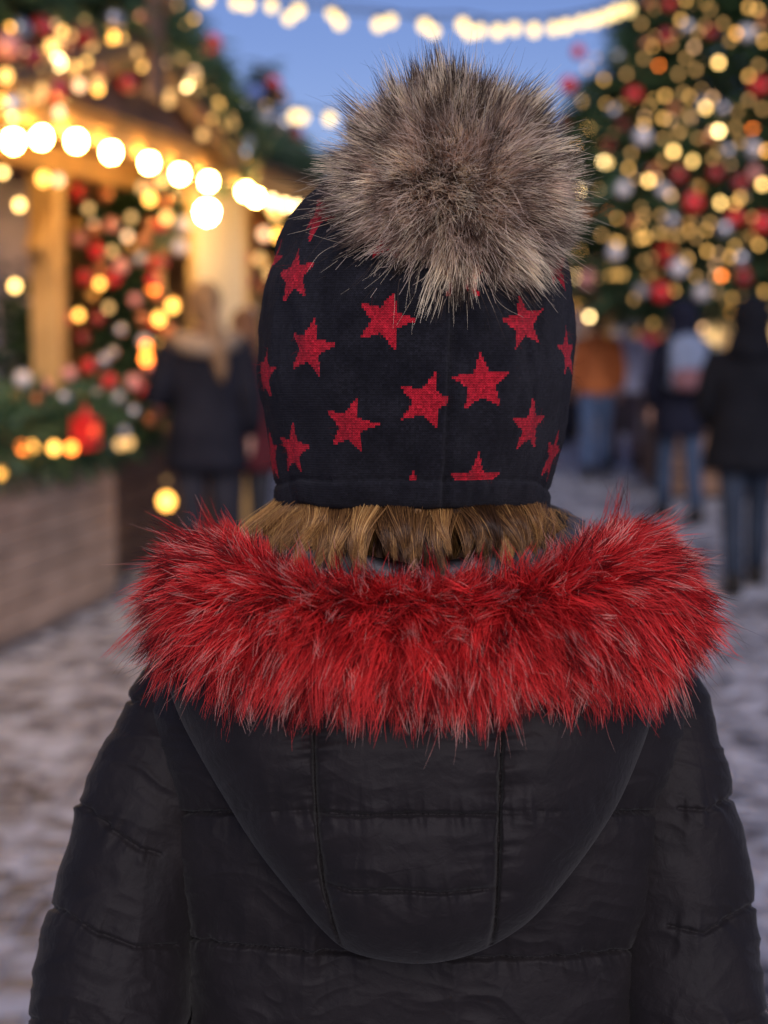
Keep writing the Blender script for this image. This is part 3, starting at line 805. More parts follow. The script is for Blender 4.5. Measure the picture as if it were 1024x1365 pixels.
def fur_trim():
    NG = 5600
    gs = rng.uniform(0, 260, NG); gt_ = rng.uniform(0, 2 * math.pi, NG)
    # fewer tufts where the roll lies against the neck in front
    front = (gs > 85) & (gs < 175); keep = ~front | (rng.random(NG) < .4); gs, gt_ = gs[keep], gt_[keep]; NG = len(gs)
    gp, gn, gtau, gside = core_at(gs, gt_)
    bx_, by_, _ = proj(gp)
    lift = np.clip(gn[:, 2], 0, 1)
    lat = np.stack([(gp[:, 0] - BX) / .2, 0 * gs, 0 * gs], -1)
    swirl = np.stack([vnoise(gs / 7, gt_ * 1.3, 21), 0 * gs, vnoise(gs / 7, gt_ * 1.3, 22)], -1)
    gd = unit(.46 * gn + .90 * gtau * (1 - .45 * lift)[:, None] + .42 * lat + [0, 0, -.22] * (1 - lift)[:, None] + .34 * swirl + rng.normal(0, .15, (NG, 3)))
    gl = .0315 * np.clip(rng.normal(1, .13, NG), .6, 1.22); gk = rng.choice(3, NG, p=[.50, .17, .33]); gsh = rng.normal(0, 1, NG)
    gb = rng.normal(0, .006, (NG, 3)); gl = gl * (1 - .22 * np.clip(-gn[:, 2], 0, 1)) * (1 - .72 * np.clip(-np.cos(gt_) + .10, 0, 1))
    def layer(n, scale, r, K, wavm, jit, conv):
        ci = rng.integers(0, NG, n)
        s_ = gs[ci] + rng.normal(0, jit, n); th = gt_[ci] + rng.normal(0, jit * .095, n)
        p, nn_, tau, _ = core_at(np.mod(s_, 260), th)
        d = unit(gd[ci] + rng.normal(0, .10, (n, 3)))
        ln = gl[ci] * scale * rng.normal(1, .12, n)
        tip = (gp[ci] + gd[ci] * ln[:, None]) - (p + d * ln[:, None])
        q = strands(p, d, ln, K, rng.uniform(.002, .009, n) * scale, rng.gamma(2, wavm, n), tipd=tip * (conv * rng.uniform(.5, .95, n))[:, None] + gb[ci])
        return q, taper(n, K, r, .12, .4), ci
    a, ra, ca = layer(58000, 1.0, rng.uniform(.00015, .00030, 58000), 7, .0008, 1.4, 1.0)
    c_, rc_, cc_ = layer(30000, .80, rng.uniform(.00014, .00024, 30000), 7, .0016, 1.8, .6)
    e, re_, ce = layer(3800, 1.28, np.full(3800, .00011), 7, .0018, 1.8, .2)
    kind = np.concatenate([np.where(rng.random(58000) < .22, rng.integers(0, 3, 58000), gk[ca]), np.where(rng.random(30000) < .3, 2, 0), np.where(rng.random(3800) < .75, 2, 1)]).astype(float)
    shade = np.concatenate([.5 + .20 * gsh[ca] + rng.normal(0, .14, 58000), rng.normal(.42, .15, 30000), rng.normal(.55, .2, 3800)])
    def colr(nt):
        k = N(nt, 'ShaderNodeAttribute', attribute_name='strand_kind'); s = N(nt, 'ShaderNodeAttribute', attribute_name='shade')
        hi = N(nt, 'ShaderNodeHairInfo'); t = hi.outputs['Intercept']
        c0 = ramp(nt, t, [(0, (.22, .008, .012)), (.35, (.62, .026, .030)), (.8, (.82, .056, .054)), (1, (.72, .06, .055))])
        c1 = ramp(nt, t, [(0, (.20, .006, .010)), (.35, (.60, .018, .024)), (.66, (.72, .06, .055)), (.88, (.82, .42, .35)), (1, (.78, .50, .44))])
        c2 = ramp(nt, t, [(0, (.18, .005, .008)), (.35, (.48, .012, .016)), (.62, (.22, .008, .010)), (.85, (.04, .006, .008)), (1, (.015, .005, .008))])
        f = k.outputs['Fac']
        a_ = mixc(nt, math_n(nt, 'GREATER_THAN', f, .5), c0, c1); b_ = mixc(nt, math_n(nt, 'GREATER_THAN', f, 1.5), a_, c2)
        hs = N(nt, 'ShaderNodeHueSaturation'); L(nt, b_, hs.inputs['Color'])
        L(nt, math_n(nt, 'ADD', math_n(nt, 'MULTIPLY', s.outputs['Fac'], .7), .72), hs.inputs['Value'])
        return hs.outputs[0]
    return make_curves('fur_trim', np.concatenate([a, c_, e]), np.concatenate([ra, rc_, re_]), {'strand_kind': kind, 'shade': np.clip(shade, 0, 1.3)}, fibre_mat('red_fur', colr), jacket, BASE)
trim = fur_trim()
trim['label'] = 'thick red fur trim round the hood'

# trousers and boots, below the frame
M_trous = simple('dark_trousers', (.03, .03, .035), (.045, .045, .05), .8, 30, .2, 80)
M_boot = simple('boot_leather', (.03, .022, .018), (.045, .035, .03), .5, 30, .2, 80)
mb = MB()
mb.loft([(BX, BY, .95), (BX, BY, .88), (BX, BY, .82)], [(.16, .115), (.165, .12), (.15, .11)], 24, 0, (0, 1, 0))
for sx in (-1, 1):
    hx = BX + sx * .082
    mb.loft([(hx, BY, .88), (hx, BY, .70), (hx, BY + .012, .48), (hx, BY - .005, .28), (hx, BY - .01, .16)], [.094, .088, .068, .066, .056], 20, 0, (0, 1, 0))
mb.obj('trousers', M_trous, person, True, BASE)
for sx in (-1, 1):
    hx = BX + sx * .082; mb = MB()
    mb.loft([(hx, BY - .01, .25), (hx, BY - .012, .16), (hx, BY - .012, .08), (hx, BY - .01, .0)], [.064, .058, .056, .056], 18, 0, (0, 1, 0))
    mb.loft([(hx, BY - .055, .045), (hx, BY + .05, .05), (hx, BY + .13, .038), (hx, BY + .175, .03)], [(.044, .045), (.05, .05), (.05, .038), (.034, .024)], 16, 0, (0, 0, 1))
    mb.obj('boot', M_boot, person, True, BASE)
# ================================================================== THE MARKET
# ---- ground ---------------------------------------------------------
m, nt, out = newmat('snowy_cobbles')
b = N(nt, 'ShaderNodeBsdfPrincipled'); tc = N(nt, 'ShaderNodeTexCoord')
vo = N(nt, 'ShaderNodeTexVoronoi'); vo.feature = 'DISTANCE_TO_EDGE'; vo.inputs['Scale'].default_value = 8.5; vo.inputs['Randomness'].default_value = .48
vc = N(nt, 'ShaderNodeTexVoronoi'); vc.inputs['Scale'].default_value = 8.5; vc.inputs['Randomness'].default_value = .48
for v in (vo, vc): L(nt, tc.outputs['Object'], v.inputs['Vector'])
n1 = N(nt, 'ShaderNodeTexNoise'); n1.inputs['Scale'].default_value = 1.8; n1.inputs['Detail'].default_value = 7; n1.inputs['Roughness'].default_value = .65; L(nt, tc.outputs['Object'], n1.inputs['Vector'])
n2 = N(nt, 'ShaderNodeTexNoise'); n2.inputs['Scale'].default_value = 6; n2.inputs['Detail'].default_value = 5; L(nt, tc.outputs['Object'], n2.inputs['Vector'])
sep_ = N(nt, 'ShaderNodeSeparateColor'); L(nt, vc.outputs['Color'], sep_.inputs[0])
stone = ramp(nt, sep_.outputs[0], [(.05, (.050, .050, .060)), (.45, (.11, .11, .125)), (.8, (.20, .20, .22)), (1, (.31, .31, .345))])
joint = ramp(nt, vo.outputs['Distance'], [(.02, 1.0), (.09, 0.0)])
stone = mixc(nt, math_n(nt, 'MULTIPLY', joint, .8), stone, (.40, .41, .48))
sn = math_n(nt, 'ADD', math_n(nt, 'ADD', math_n(nt, 'MULTIPLY', n1.outputs[0], .32), math_n(nt, 'MULTIPLY', n2.outputs[0], .60)), math_n(nt, 'MULTIPLY', sep_.outputs[1], .22))
snow = ramp(nt, sn, [(.54, 0.0), (.68, 1.0)])
L(nt, mixc(nt, snow, stone, (.46, .48, .55)), b.inputs['Base Color'])
L(nt, mixc(nt, snow, (.5, .5, .5), (.85, .85, .85)), b.inputs['Roughness'])
bp = N(nt, 'ShaderNodeBump'); bp.inputs['Strength'].default_value = .7; bp.inputs['Distance'].default_value = .03
hgt = math_n(nt, 'ADD', ramp(nt, vo.outputs['Distance'], [(0, 0), (.12, 1)]), math_n(nt, 'MULTIPLY', sn, .8))
L(nt, hgt, bp.inputs['Height']); L(nt, bp.outputs[0], b.inputs['Normal']); L(nt, b.outputs[0], out.inputs[0])
gv = []; n_ = 61
xs = np.sign(np.linspace(-1, 1, n_)) * np.abs(np.linspace(-1, 1, n_)) ** 3 * 600
GX, GY = np.meshgrid(xs, xs + 10, indexing='xy')
GZ = .012 * vnoise(GX / 2.5, GY / 2.5, 3) * (np.hypot(GX, GY) < 60) - .012
g = npmesh('ground', np.stack([GX, GY, GZ], -1).reshape(-1, 3), grid_faces(n_, n_, False), m, True)
tag(g, kind='structure')

# ---- shared materials ------------------------------------------------
M_counter = wood('weathered_boards', (.36, .24, .165), (.52, .37, .27))
M_warmwood = wood('pine_boards', (.42, .22, .065), (.60, .34, .11))
M_darkwood = wood('dark_roof_boards', (.11, .058, .034), (.20, .105, .06))
M_post = wood('planed_posts', (.58, .34, .11), (.68, .43, .16), stretch=(12, 12, 1))
M_cable = simple('cable_rubber', (.015, .018, .015), rough=.6)
M_needle = simple('fir_needles', (.022, .062, .026), (.056, .110, .046), .6, 5)
M_needle2 = simple('fir_needles_pale', (.03, .065, .035), (.06, .105, .06), .6, 5)
M_bark = simple('bark', (.09, .06, .045), (.14, .10, .075), .9, 20, .5, 40)
M_metal = simple('socket_metal', (.05, .05, .05), rough=.4, metal=.7)
M_snowtop = simple('snow_cover', (.72, .73, .77), (.62, .63, .68), .8, 4, .3, 30)
GOLD = (1.0, .66, .24)
E = {'dim': emit('bulb_dim', (1.0, .55, .19), 1.9), 'gold': emit('bulb_gold', (1, .53, .14), 4.2), 'bright': emit('bulb_bright', (1, .61, .19), 9),
     'white': emit('bulb_white', (1, .69, .28), 15), 'orange': emit('bulb_orange', (1, .22, .03), 11), 'amber': emit('bulb_amber', (1, .45, .08), 7.5),
     'red': emit('bulb_red', (1, .08, .035), 6), 'eave': emit('bulb_eave', (1, .56, .15), 175), 'sky': emit('bulb_festoon', (1, .70, .27), 3.1),
     'cool': emit('bulb_cool', (.70, .74, .95), 3), 'tan': emit('bulb_tan', (1, .56, .28), 3.6), 'lamp': emit('lamp_globe', (1, .70, .34), 200)}
BCOL = {'red': (.62, .012, .016), 'dark red': (.30, .01, .014), 'silver': (.50, .50, .55), 'white': (.60, .57, .60), 'gold': (.75, .42, .10), 'copper': (.55, .20, .08), 'pink': (.66, .27, .24), 'blue': (.10, .16, .42)}
M_b = {k: simple(k.replace(' ', '_') + '_bauble', c, rough=.28, metal=(.85 if k in ('silver', 'gold', 'copper') else 0), coat=.5) for k, c in BCOL.items()}

def bulb_mesh(key, r):
    mb = MB()
    mb.ball((0, 0, 0), (r, r, r * 1.12), 12, 8)
    me = mb.mesh('bulb', E[key], True)
    return me
BM = {}
def bulb_data(key, r):
    k = (key, round(r, 4))
    if k not in BM: BM[k] = bulb_mesh(key, r)
    return BM[k]
SOCK = {}
def socket_data(r):
    if r not in SOCK:
        mb = MB(); mb.loft([(0, 0, r * .9), (0, 0, r * 1.5), (0, 0, r * 2.0)], [r * .5, r * .5, r * .35], 8)
        SOCK[r] = mb.mesh('socket', M_metal, True)
    return SOCK[r]

def light_string(label, pts, cat='light string', group=None, cable=True, sag=.0, sockets=False, ends=()):
    """pts: list of (xyz, key, radius). one thing: cable + bulbs"""
    ps = [Vector(p[0]) for p in pts]
    o = empty('light_string', ps[0]); tag(o, label, cat, group)
    if cable and len(ps) > 1:
        path = [Vector(e) for e in ends[:1]] if ends else []
        seq = ps + ([Vector(e) for e in ends[1:]] if len(ends) > 1 else [])
        seq = path + seq
        full = []
        for a_, b_ in zip(seq[:-1], seq[1:]):
            for k in range(5):
                t = k / 5; full.append(a_.lerp(b_, t) + Vector((0, 0, (.06 if sockets else .02) - sag * 4 * t * (1 - t))))
        full.append(seq[-1] + Vector((0, 0, .06 if sockets else .02)))
        mb = MB(); mb.loft([f - ps[0] for f in full], .006, 5); mb.obj('cable', M_cable, o, True)
    for p, (q, key, r) in zip(ps, pts):
        bo = link('bulb', bulb_data(key, r), o); bo.location = p - ps[0]
        if sockets:
            so = link('socket', socket_data(r), bo)
    return o

# ---- foliage ---------------------------------------------------------
def frond_template(seed, n=15):
    r_ = np.random.default_rng(seed); vs = []; fs = []
    for k in range(n):
        t = (k + .5) / n; side = 1 if k % 2 else -1
        base = np.array([t, 0, -.25 * t * t]); ln = .42 * (1 - t * .75) * r_.uniform(.8, 1.2)
        d = np.array([.75, side * .8, r_.uniform(-.25, .25)]); d /= np.linalg.norm(d)
        q = np.cross(d, [0, 0, 1]); q /= np.linalg.norm(q); q = q * .045 + np.array([0, 0, .02 * side])
        o = len(vs); vs += [base - q, base + d * ln * .5 - q * 1.2, base + d * ln, base + d * ln * .5 + q * 1.2]; fs.append((o, o + 1, o + 2, o + 3))
    o = len(vs); vs += [np.array([0, -.02, 0]), np.array([1.0, 0, -.27]), np.array([.5, .02, -.05]), np.array([0, .02, .01])]; fs.append((o, o + 1, o + 2, o + 3))
    return np.array(vs), np.array(fs)
FT = [frond_template(s) for s in range(5)]
def fronds(origins, dirs, sizes, name, mat, parent, off):
    VV = []; FF = []; o = 0
    for i in range(len(origins)):
        tv, tf = FT[i % 5]
        d = dirs[i] / (np.linalg.norm(dirs[i]) + 1e-9); u_ = np.array([0, 0, 1.0]) + rng.normal(0, .45, 3); s_ = np.cross(u_, d); s_ /= np.linalg.norm(s_) + 1e-9; u_ = np.cross(d, s_)
        VV.append(origins[i] + sizes[i] * (tv[:, :1] * d + tv[:, 1:2] * s_ + tv[:, 2:] * u_)); FF.append(tf + o); o += len(tv)
    return npmesh(name, np.concatenate(VV), np.concatenate(FF), mat, False, None, parent, off)

def fir(label, loc, prof, nfr, size, seed, mat=None, cat='tree', group=None):
    """prof: (z, radius) pairs, world heights; loc on the ground"""
    r_ = np.random.default_rng(seed); mat = mat or M_needle
    o = empty('fir_tree', loc); tag(o, label, cat, group)
    zs = np.array([p[0] for p in prof]); rs = np.array([p[1] for p in prof]); H = zs[-1]
    mb = MB(); tr = .05 + .016 * (H - zs[0])
    mb.loft([(0, 0, -.02), (0, 0, (H + zs[0]) / 2), (0, 0, H * .98)], [tr * 1.15, tr * .6, .012], 10)
    for k in range(46):
        z = zs[0] + (H - zs[0]) * (k + .5) / 46; a_ = k * 2.4; rr_ = np.interp(z, zs, rs) * .8
        mb.loft([(0, 0, z), (math.cos(a_) * rr_ * .6, math.sin(a_) * rr_ * .6, z + .02), (math.cos(a_) * rr_, math.sin(a_) * rr_, z - .08)], [tr * .25, tr * .15, .006], 5)
    mb.obj('trunk', M_bark, o, True)
    area = np.interp(np.linspace(zs[0], H, 400), zs, rs) + .05; cdf = np.cumsum(area) / area.sum()
    z = np.interp(r_.random(nfr), cdf, np.linspace(zs[0], H, 400)); a_ = r_.uniform(0, 2 * math.pi, nfr)
    lump = 1 + .10 * vnoise(a_ * 2.2, z * 2.6, seed) + .05 * vnoise(a_ * 6, z * 7, seed + 1)
    rad = np.interp(z, zs, rs) * lump * np.sqrt(r_.uniform(.18, 1, nfr)) - size * .45
    rad = np.maximum(rad, .02)
    org = np.stack([rad * np.cos(a_), rad * np.sin(a_), z], -1)
    dr = np.stack([np.cos(a_ + r_.normal(0, .5, nfr)), np.sin(a_ + r_.normal(0, .5, nfr)), r_.uniform(-.55, .35, nfr)], -1)
    fronds(org, dr, size * r_.uniform(.6, 1.25, nfr), 'crown', mat, o, (0, 0, 0))
    return o

def garland(label, path, rad, nfr, size, seed, cat='garland', group=None, mat=None):
    r_ = np.random.default_rng(seed); p = catmull(path, 300)
    o0 = p[0].copy(); i = r_.integers(0, 300, nfr); v = unit(r_.normal(0, 1, (nfr, 3)))
    org = p[i] + v * rad * r_.uniform(.1, .7, nfr)[:, None]
    ob = empty('fir_garland', o0); tag(ob, label, cat, group)
    fronds(org, v + [0, 0, -.15], size * r_.uniform(.6, 1.2, nfr), 'foliage', mat or M_needle, ob, o0)
    mb = MB(); mb.loft([tuple(q - o0) for q in p[::6]], .012, 6); mb.obj('wire', M_bark, ob, True)
    return ob

def cone_hit(px, py, ax, ay, prof, k=.93):
    zs = [p[0] for p in prof]; rs = [p[1] for p in prof]; d = ay
    for _ in range(8):
        q = P(px, py, d); rr_ = np.interp(q[2], zs, rs) * k
        y = ay - math.sqrt(max(rr_ ** 2 - (q[0] - ax) ** 2, 0)) if abs(q[0] - ax) < rr_ else ay
        d = ((y - CAM.y) - 0) / (FWD[1] - UPV[1] * (py - 682.5) / FPX)
    return P(px, py, d)

BAUB = []
BD = {}
def bauble(xyz, colour, r, where):
    k = (colour, round(r, 3))
    if k not in BD:
        mb = MB(); mb.ball((0, 0, 0), r, 16, 12); me = mb.mesh('bauble', [M_b[colour], M_metal], True)
        mb2 = MB(); mb2.v, mb2.f, mb2.m = list(mb.v), list(mb.f), list(mb.m); mb2.loft([(0, 0, r * .95), (0, 0, r * 1.15)], [r * .18, r * .16], 8, 1); 
        BD[k] = mb2.mesh('bauble', [M_b[colour], M_metal], True); bpy.data.meshes.remove(me)
    o = link('bauble', BD[k]); o.location = xyz
    BAUB.append((o, colour, where)); return o

# ---- tall fir on the right -------------------------------------------
TRX, TRY = 3.62, 16.0
RPROF = [(1.62, 1.25), (1.95, 1.85), (2.6, 2.06), (3.7, 1.84), (4.7, 1.15), (5.6, .52), (6.35, .05)]
fir('tall decorated fir with hundreds of warm lights on the right of the square', (TRX, TRY, 0), RPROF, 9000, .34, 5)
Z3 = [  # read off the photograph: x, y, kind
 (513,187,'gold'),(683,190,'tan'),(650,235,'dim'),(783,253,'bright'),(690,283,'dim'),(545,272,'ORANGE'),(318,322,'gold'),(567,387,'gold'),(640,375,'dim'),(420,433,'amber'),(758,395,'tan'),(730,435,'bright'),
 (905,403,'dim'),(905,308,'gold'),(945,265,'dim'),(560,480,'gold'),(480,505,'gold'),(270,520,'bright'),(250,515,'gold'),(355,530,'dim'),(783,530,'white'),(850,515,'dim'),(660,460,'dim'),(870,575,'dim'),
 (600,612,'bright'),(318,655,'white'),(335,655,'bright'),(418,682,'gold'),(678,652,'bright'),(560,650,'dim'),(500,730,'bright'),(590,790,'tan'),(790,820,'bright'),(850,825,'gold'),(870,800,'gold'),(960,745,'bright'),
 (340,850,'orange'),(480,870,'dim'),(750,900,'dim'),(310,950,'dim'),(375,980,'gold'),(470,965,'gold'),(490,960,'gold'),(445,965,'dim'),(540,940,'dim'),(625,950,'dim'),(737,1015,'gold'),(848,993,'gold'),(945,990,'gold'),
 (830,1040,'gold'),(480,1055,'dim'),(340,1110,'gold'),(395,1110,'gold'),(370,1115,'gold'),(370,1190,'tan'),(690,1120,'dim'),(795,1115,'orange'),(780,1180,'tan'),(965,1180,'gold'),(515,1310,'gold'),(260,1280,'white'),
 (615,1255,'dim'),(835,1260,'amber'),(900,1290,'gold'),(720,1325,'tan'),(630,80,'gold'),(750,40,'dim'),(905,30,'gold'),(940,40,'gold'),(855,135,'amber'),(830,165,'dim'),(965,165,'gold'),(650,0,'gold'),(730,5,'gold'),
 (525,40,'dim'),(470,95,'dim'),(285,235,'dim'),(250,275,'dim'),(230,410,'dim'),(480,235,'dim'),(205,590,'amber'),(215,770,'white'),(225,1010,'gold'),(560,560,'dim'),(700,560,'dim'),(920,520,'orange'),(620,300,'dim'),(410,300,'dim'),
 (590,180,'dim'),(960,440,'dim'),(430,620,'dim'),(760,640,'dim'),(550,870,'dim'),(690,960,'dim'),(920,880,'dim'),(600,1160,'dim'),(440,1210,'dim'),(880,1200,'dim'),(975,610,'amber'),(570,20,'tan'),(800,95,'dim'),(700,130,'dim'),(860,450,'dim'),(620,540,'dim'),(300,760,'dim'),(655,1040,'dim')]
tl = []
for zx, zy, k in Z3:
    px_, py_ = 700 + zx / 3.034, zy / 3.034
    q = cone_hit(px_, py_, TRX, TRY, RPROF, rng.uniform(.90, 1.0))
    tl.append((q, 'red' if k == 'RED' else ('orange' if k == 'ORANGE' else k), .025 if k in ('bright', 'white', 'ORANGE') else .020, py_))
# beyond the frame the strings go on round the tree
for k in range(80):
    z = rng.uniform(1.7, 6.2); a_ = rng.uniform(-2.4, 1.0) ; rr_ = np.interp(z, [p[0] for p in RPROF], [p[1] for p in RPROF]) * .95
    q = np.array([TRX + rr_ * math.cos(a_), TRY + rr_ * math.sin(a_), z]); x_, y_, _ = proj(q)
    if x_ > 1050 or y_ < -25: tl.append((q, ['dim', 'gold', 'gold', 'bright'][k % 4], .024, y_))
for k in range(95):
    x_, y_ = rng.uniform(735, 1020), rng.uniform(0, 438); q = cone_hit(x_, y_, TRX, TRY, RPROF, rng.uniform(.8, .97))
    if abs(q[1] - TRY) > .15: tl.append((q, ['dim', 'dim', 'gold', 'tan'][k % 4], rng.uniform(.012, .018), y_))
tl.sort(key=lambda t: t[3])
bands = ['topmost', 'second from top', 'third from top', 'fourth from top', 'middle', 'third from bottom', 'second from bottom', 'lowest']
nb = len(bands)
for i, nm in enumerate(bands):
    seg = tl[i * len(tl) // nb:(i + 1) * len(tl) // nb]
    seg.sort(key=lambda t: math.atan2(t[0][1] - TRY, t[0][0] - TRX))
    light_string('%s string of warm lights wound round the tall right-hand fir' % nm, [(t[0], t[1], t[2]) for t in seg], group='light strings round the tall fir', cable=False)
    # cable runs just under the outer needles
# baubles on it
RB = [(440,385,'red',.105),(950,350,'red',.12),(475,555,'white',.11),(340,595,'dark red',.10),(395,765,'white',.10),(620,710,'dark red',.10),(680,820,'red',.12),(590,890,'silver',.11),(770,700,'dark red',.09),
 (870,740,'dark red',.09),(850,880,'red',.10),(955,905,'red',.12),(805,925,'silver',.10),(365,1020,'white',.10),(570,1035,'red',.13),(870,1045,'silver',.10),(620,1085,'white',.11),(255,1130,'pink',.12),(475,1165,'white',.11),
 (550,1180,'red',.13),(885,1120,'dark red',.10),(715,1180,'white',.11),(430,1300,'silver',.10),(380,1340,'white',.10),(885,1230,'white',.10),(655,110,'silver',.09),(895,135,'white',.10),(570,150,'dark red',.10),(215,210,'red',.09),
 (370,225,'silver',.09),(175,345,'red',.11),(920,605,'white',.10),(400,510,'dark red',.09),(800,440,'silver',.08),(500,15,'copper',.08),(660,905,'gold',.07),(520,690,'copper',.08),(700,760,'gold',.08),(430,900,'copper',.08),(740,560,'copper',.08),
 (960,80,'copper',.09),(600,440,'copper',.08),(910,960,'gold',.07),(500,1120,'gold',.08),(650,1220,'copper',.09),(300,1200,'copper',.09),(930,700,'pink',.09),(560,770,'white',.08),(820,610,'silver',.08),(360,450,'silver',.08),(585,20,'red',.08),(745,130,'dark red',.08),(490,180,'copper',.08),(160,490,'red',.10),(240,860,'copper',.10)]
for zx, zy, c_, r_ in RB:
    bauble(cone_hit(700 + zx / 3.034, zy / 3.034, TRX, TRY, RPROF, rng.uniform(.95, 1.02)), c_, r_ * .72, 'tall')
# planter under it
o = empty('tree_planter', (TRX, TRY, 0)); tag(o, 'dark square wooden planter holding the tall right-hand fir', 'planter')
mb = MB()
for sx, sy in ((-1, 0), (1, 0), (0, -1), (0, 1)):
    for k in range(5):
        z0 = .02 + k * .2
        if sx: mb.box((sx * .95 - .03, -.95, z0), (sx * .95 + .03, .95, z0 + .185))
        else: mb.box((-.918, sy * .95 - .03, z0), (.918, sy * .95 + .03, z0 + .185))
mb.obj('board_side', M_darkwood, o, bevel=.006)
mb = MB(); mb.box((-.91, -.91, .8), (.91, .91, .9)); mb.obj('snow', M_snowtop, o, bevel=.02)

# ---- firs on the left --------------------------------------------------
LTX, LTY = -3.40, 18.5
LPROF = [(.9, 1.4), (3.0, 1.75), (3.9, 1.85), (5.2, 1.33), (6.6, .72), (8.3, .04)]
fir('tall decorated fir rising behind the stall roof on the left', (LTX, LTY, 0), LPROF, 6500, .36, 8)
LL = [(33,20,'orange'),(94,4,'dim'),(112,34,'bright'),(139,20,'white'),(155,8,'gold'),(69,62,'gold'),(78,58,'dim'),(48,88,'gold'),(77,83,'white'),(97,90,'gold'),(113,81,'gold'),(8,101,'gold'),(106,114,'tan'),(79,150,'tan'),
 (198,34,'dim'),(211,59,'ORANGE'),(217,83,'tan'),(213,100,'gold'),(246,34,'gold'),(246,60,'dim'),(268,72,'bright'),(290,95,'dim'),(305,103,'cool'),(247,112,'white'),(259,97,'tan'),(262,120,'dim'),(291,140,'gold'),(281,155,'gold'),
 (296,170,'gold'),(310,165,'dim'),(313,190,'gold'),(325,203,'cool'),(20,60,'dim'),(55,120,'dim'),(130,110,'dim'),(180,10,'dim'),(30,130,'dim'),(235,8,'dim'),(150,50,'amber'),(120,60,'dim'),(180,70,'dim'),(200,120,'dim'),(225,135,'dim'),(270,180,'dim')]
ll = []; BOUGH = []
SM_ = Matrix.Translation((-1.86, 8.0, 0)) @ Matrix.Rotation(R(78.7), 4, 'Z')
def on_front(px, py, yl):
    o_ = np.array(SM_.inverted() @ Vector(P(px, py, 1.0))); c_ = np.array(SM_.inverted() @ CAM); dv = o_ - c_
    q = c_ + dv * ((yl - c_[1]) / dv[1])
    return np.array(SM_ @ Vector(q)), q[0]
for x_, y_, k in LL:
    lo_ = np.interp(x_, [0, 120, 185, 240, 300, 340], [30, 30, 18, 60, 125, 175])
    if y_ > lo_: BOUGH.append((on_front(x_, y_, -.52)[0], k, y_))
    else: ll.append((cone_hit(x_, y_, LTX, LTY, LPROF, rng.uniform(.9, 1.0)), k, y_))
for k in range(50):
    z = rng.uniform(5.4, 8.1); a_ = rng.uniform(-3, .2); rr_ = np.interp(z, [p[0] for p in LPROF], [p[1] for p in LPROF]) * .95
    q = np.array([LTX + rr_ * math.cos(a_), LTY + rr_ * math.sin(a_), z]); x_, y_, _ = proj(q)
    if y_ < -20: ll.append((q, ['dim', 'gold', 'bright'][k % 3], y_))
for k in range(60):
    x_ = rng.uniform(0, 335); y_ = rng.uniform(0, np.interp(x_, [0, 150, 240, 335], [70, 60, 110, 200])); q = cone_hit(x_, y_, LTX, LTY, LPROF, rng.uniform(.9, 1.0))
    if abs(q[1] - LTY) > .1: ll.append((q, ['dim', 'gold', 'dim', 'tan', 'orange', 'gold'][k % 6], y_))
ll.sort(key=lambda t: t[2])
for i, nm in enumerate(['topmost', 'second', 'third', 'lowest']):
    seg = ll[i * len(ll) // 4:(i + 1) * len(ll) // 4]; seg.sort(key=lambda t: math.atan2(t[0][1] - LTY, t[0][0] - LTX))
    light_string('%s string of lights on the fir behind the left stall roof' % nm, [(t[0], {'ORANGE': 'orange'}.get(t[1], t[1]), .034 if t[1] in ('white', 'bright', 'ORANGE') else .028) for t in seg], group='light strings on the left fir', cable=False)
for x_, y_, c_, r_ in [(55,38,'red',.12),(108,45,'red',.14),(10,60,'pink',.13),(200,58,'red',.13),(150,25,'silver',.12),(15,140,'silver',.11),(25,40,'silver',.11),(40,75,'dark red',.12),(30,0,'silver',.11),(165,3,'silver',.10),(236,45,'dark red',.12),(283,60,'red',.12),(240,95,'dark red',.12),
                       (228,70,'silver',.10),(130,95,'copper',.11),(75,118,'dark red',.12),(185,25,'copper',.12),(275,110,'dark red',.11),(325,190,'white',.13),(305,190,'dark red',.10),(262,150,'copper',.10),(90,65,'copper',.1),(5,20,'dark red',.11),(120,20,'dark red',.1),(220,5,'copper',.12),(170,110,'dark red',.1)]:
    if y_ > np.interp(x_, [0, 120, 185, 240, 300, 340], [30, 30, 18, 60, 125, 175]): bauble(on_front(x_, y_, -.50)[0], c_, r_ * .48, 'bough')
    else: bauble(cone_hit(x_, y_, LTX, LTY, LPROF, 1.0), c_, r_, 'behind')
for k in range(60):
    x_ = rng.uniform(0, 330); y_ = rng.uniform(np.interp(x_, [0, 120, 185, 240, 300, 340], [30, 30, 18, 60, 125, 175]), np.interp(x_, [0, 110, 185, 300, 340], [135, 130, 100, 205, 235]))
    BOUGH.append((on_front(x_, y_, -.50)[0], ['dim', 'gold', 'dim', 'tan', 'amber'][k % 5], rng.uniform(.012, .020), y_))
BOUGH = [t if len(t) == 4 else (t[0], t[1], None, t[2]) for t in BOUGH]
BOUGH.sort(key=lambda t: t[3])
for i, nm in enumerate(['upper', 'lower']):
    seg = sorted(BOUGH[i * len(BOUGH) // 2:(i + 1) * len(BOUGH) // 2], key=lambda t: t[0][1])
    light_string('%s string of lights woven through the boughs over the left stall gable' % nm, [(t[0], {'ORANGE': 'orange'}.get(t[1], t[1]), t[2] or (.027 if t[1] in ('white', 'bright', 'ORANGE') else .023)) for t in seg], group='light strings in the roof boughs', cable=False)
SX, SY = -1.58, 22.0
SPROF = [(.7, 1.2), (2.4, .95), (3.3, .62), (4.2, .34), (4.95, .03)]
fir('small pointed fir with red baubles between the left stall and the sky', (SX, SY, 0), SPROF, 2600, .30, 9, M_needle2)
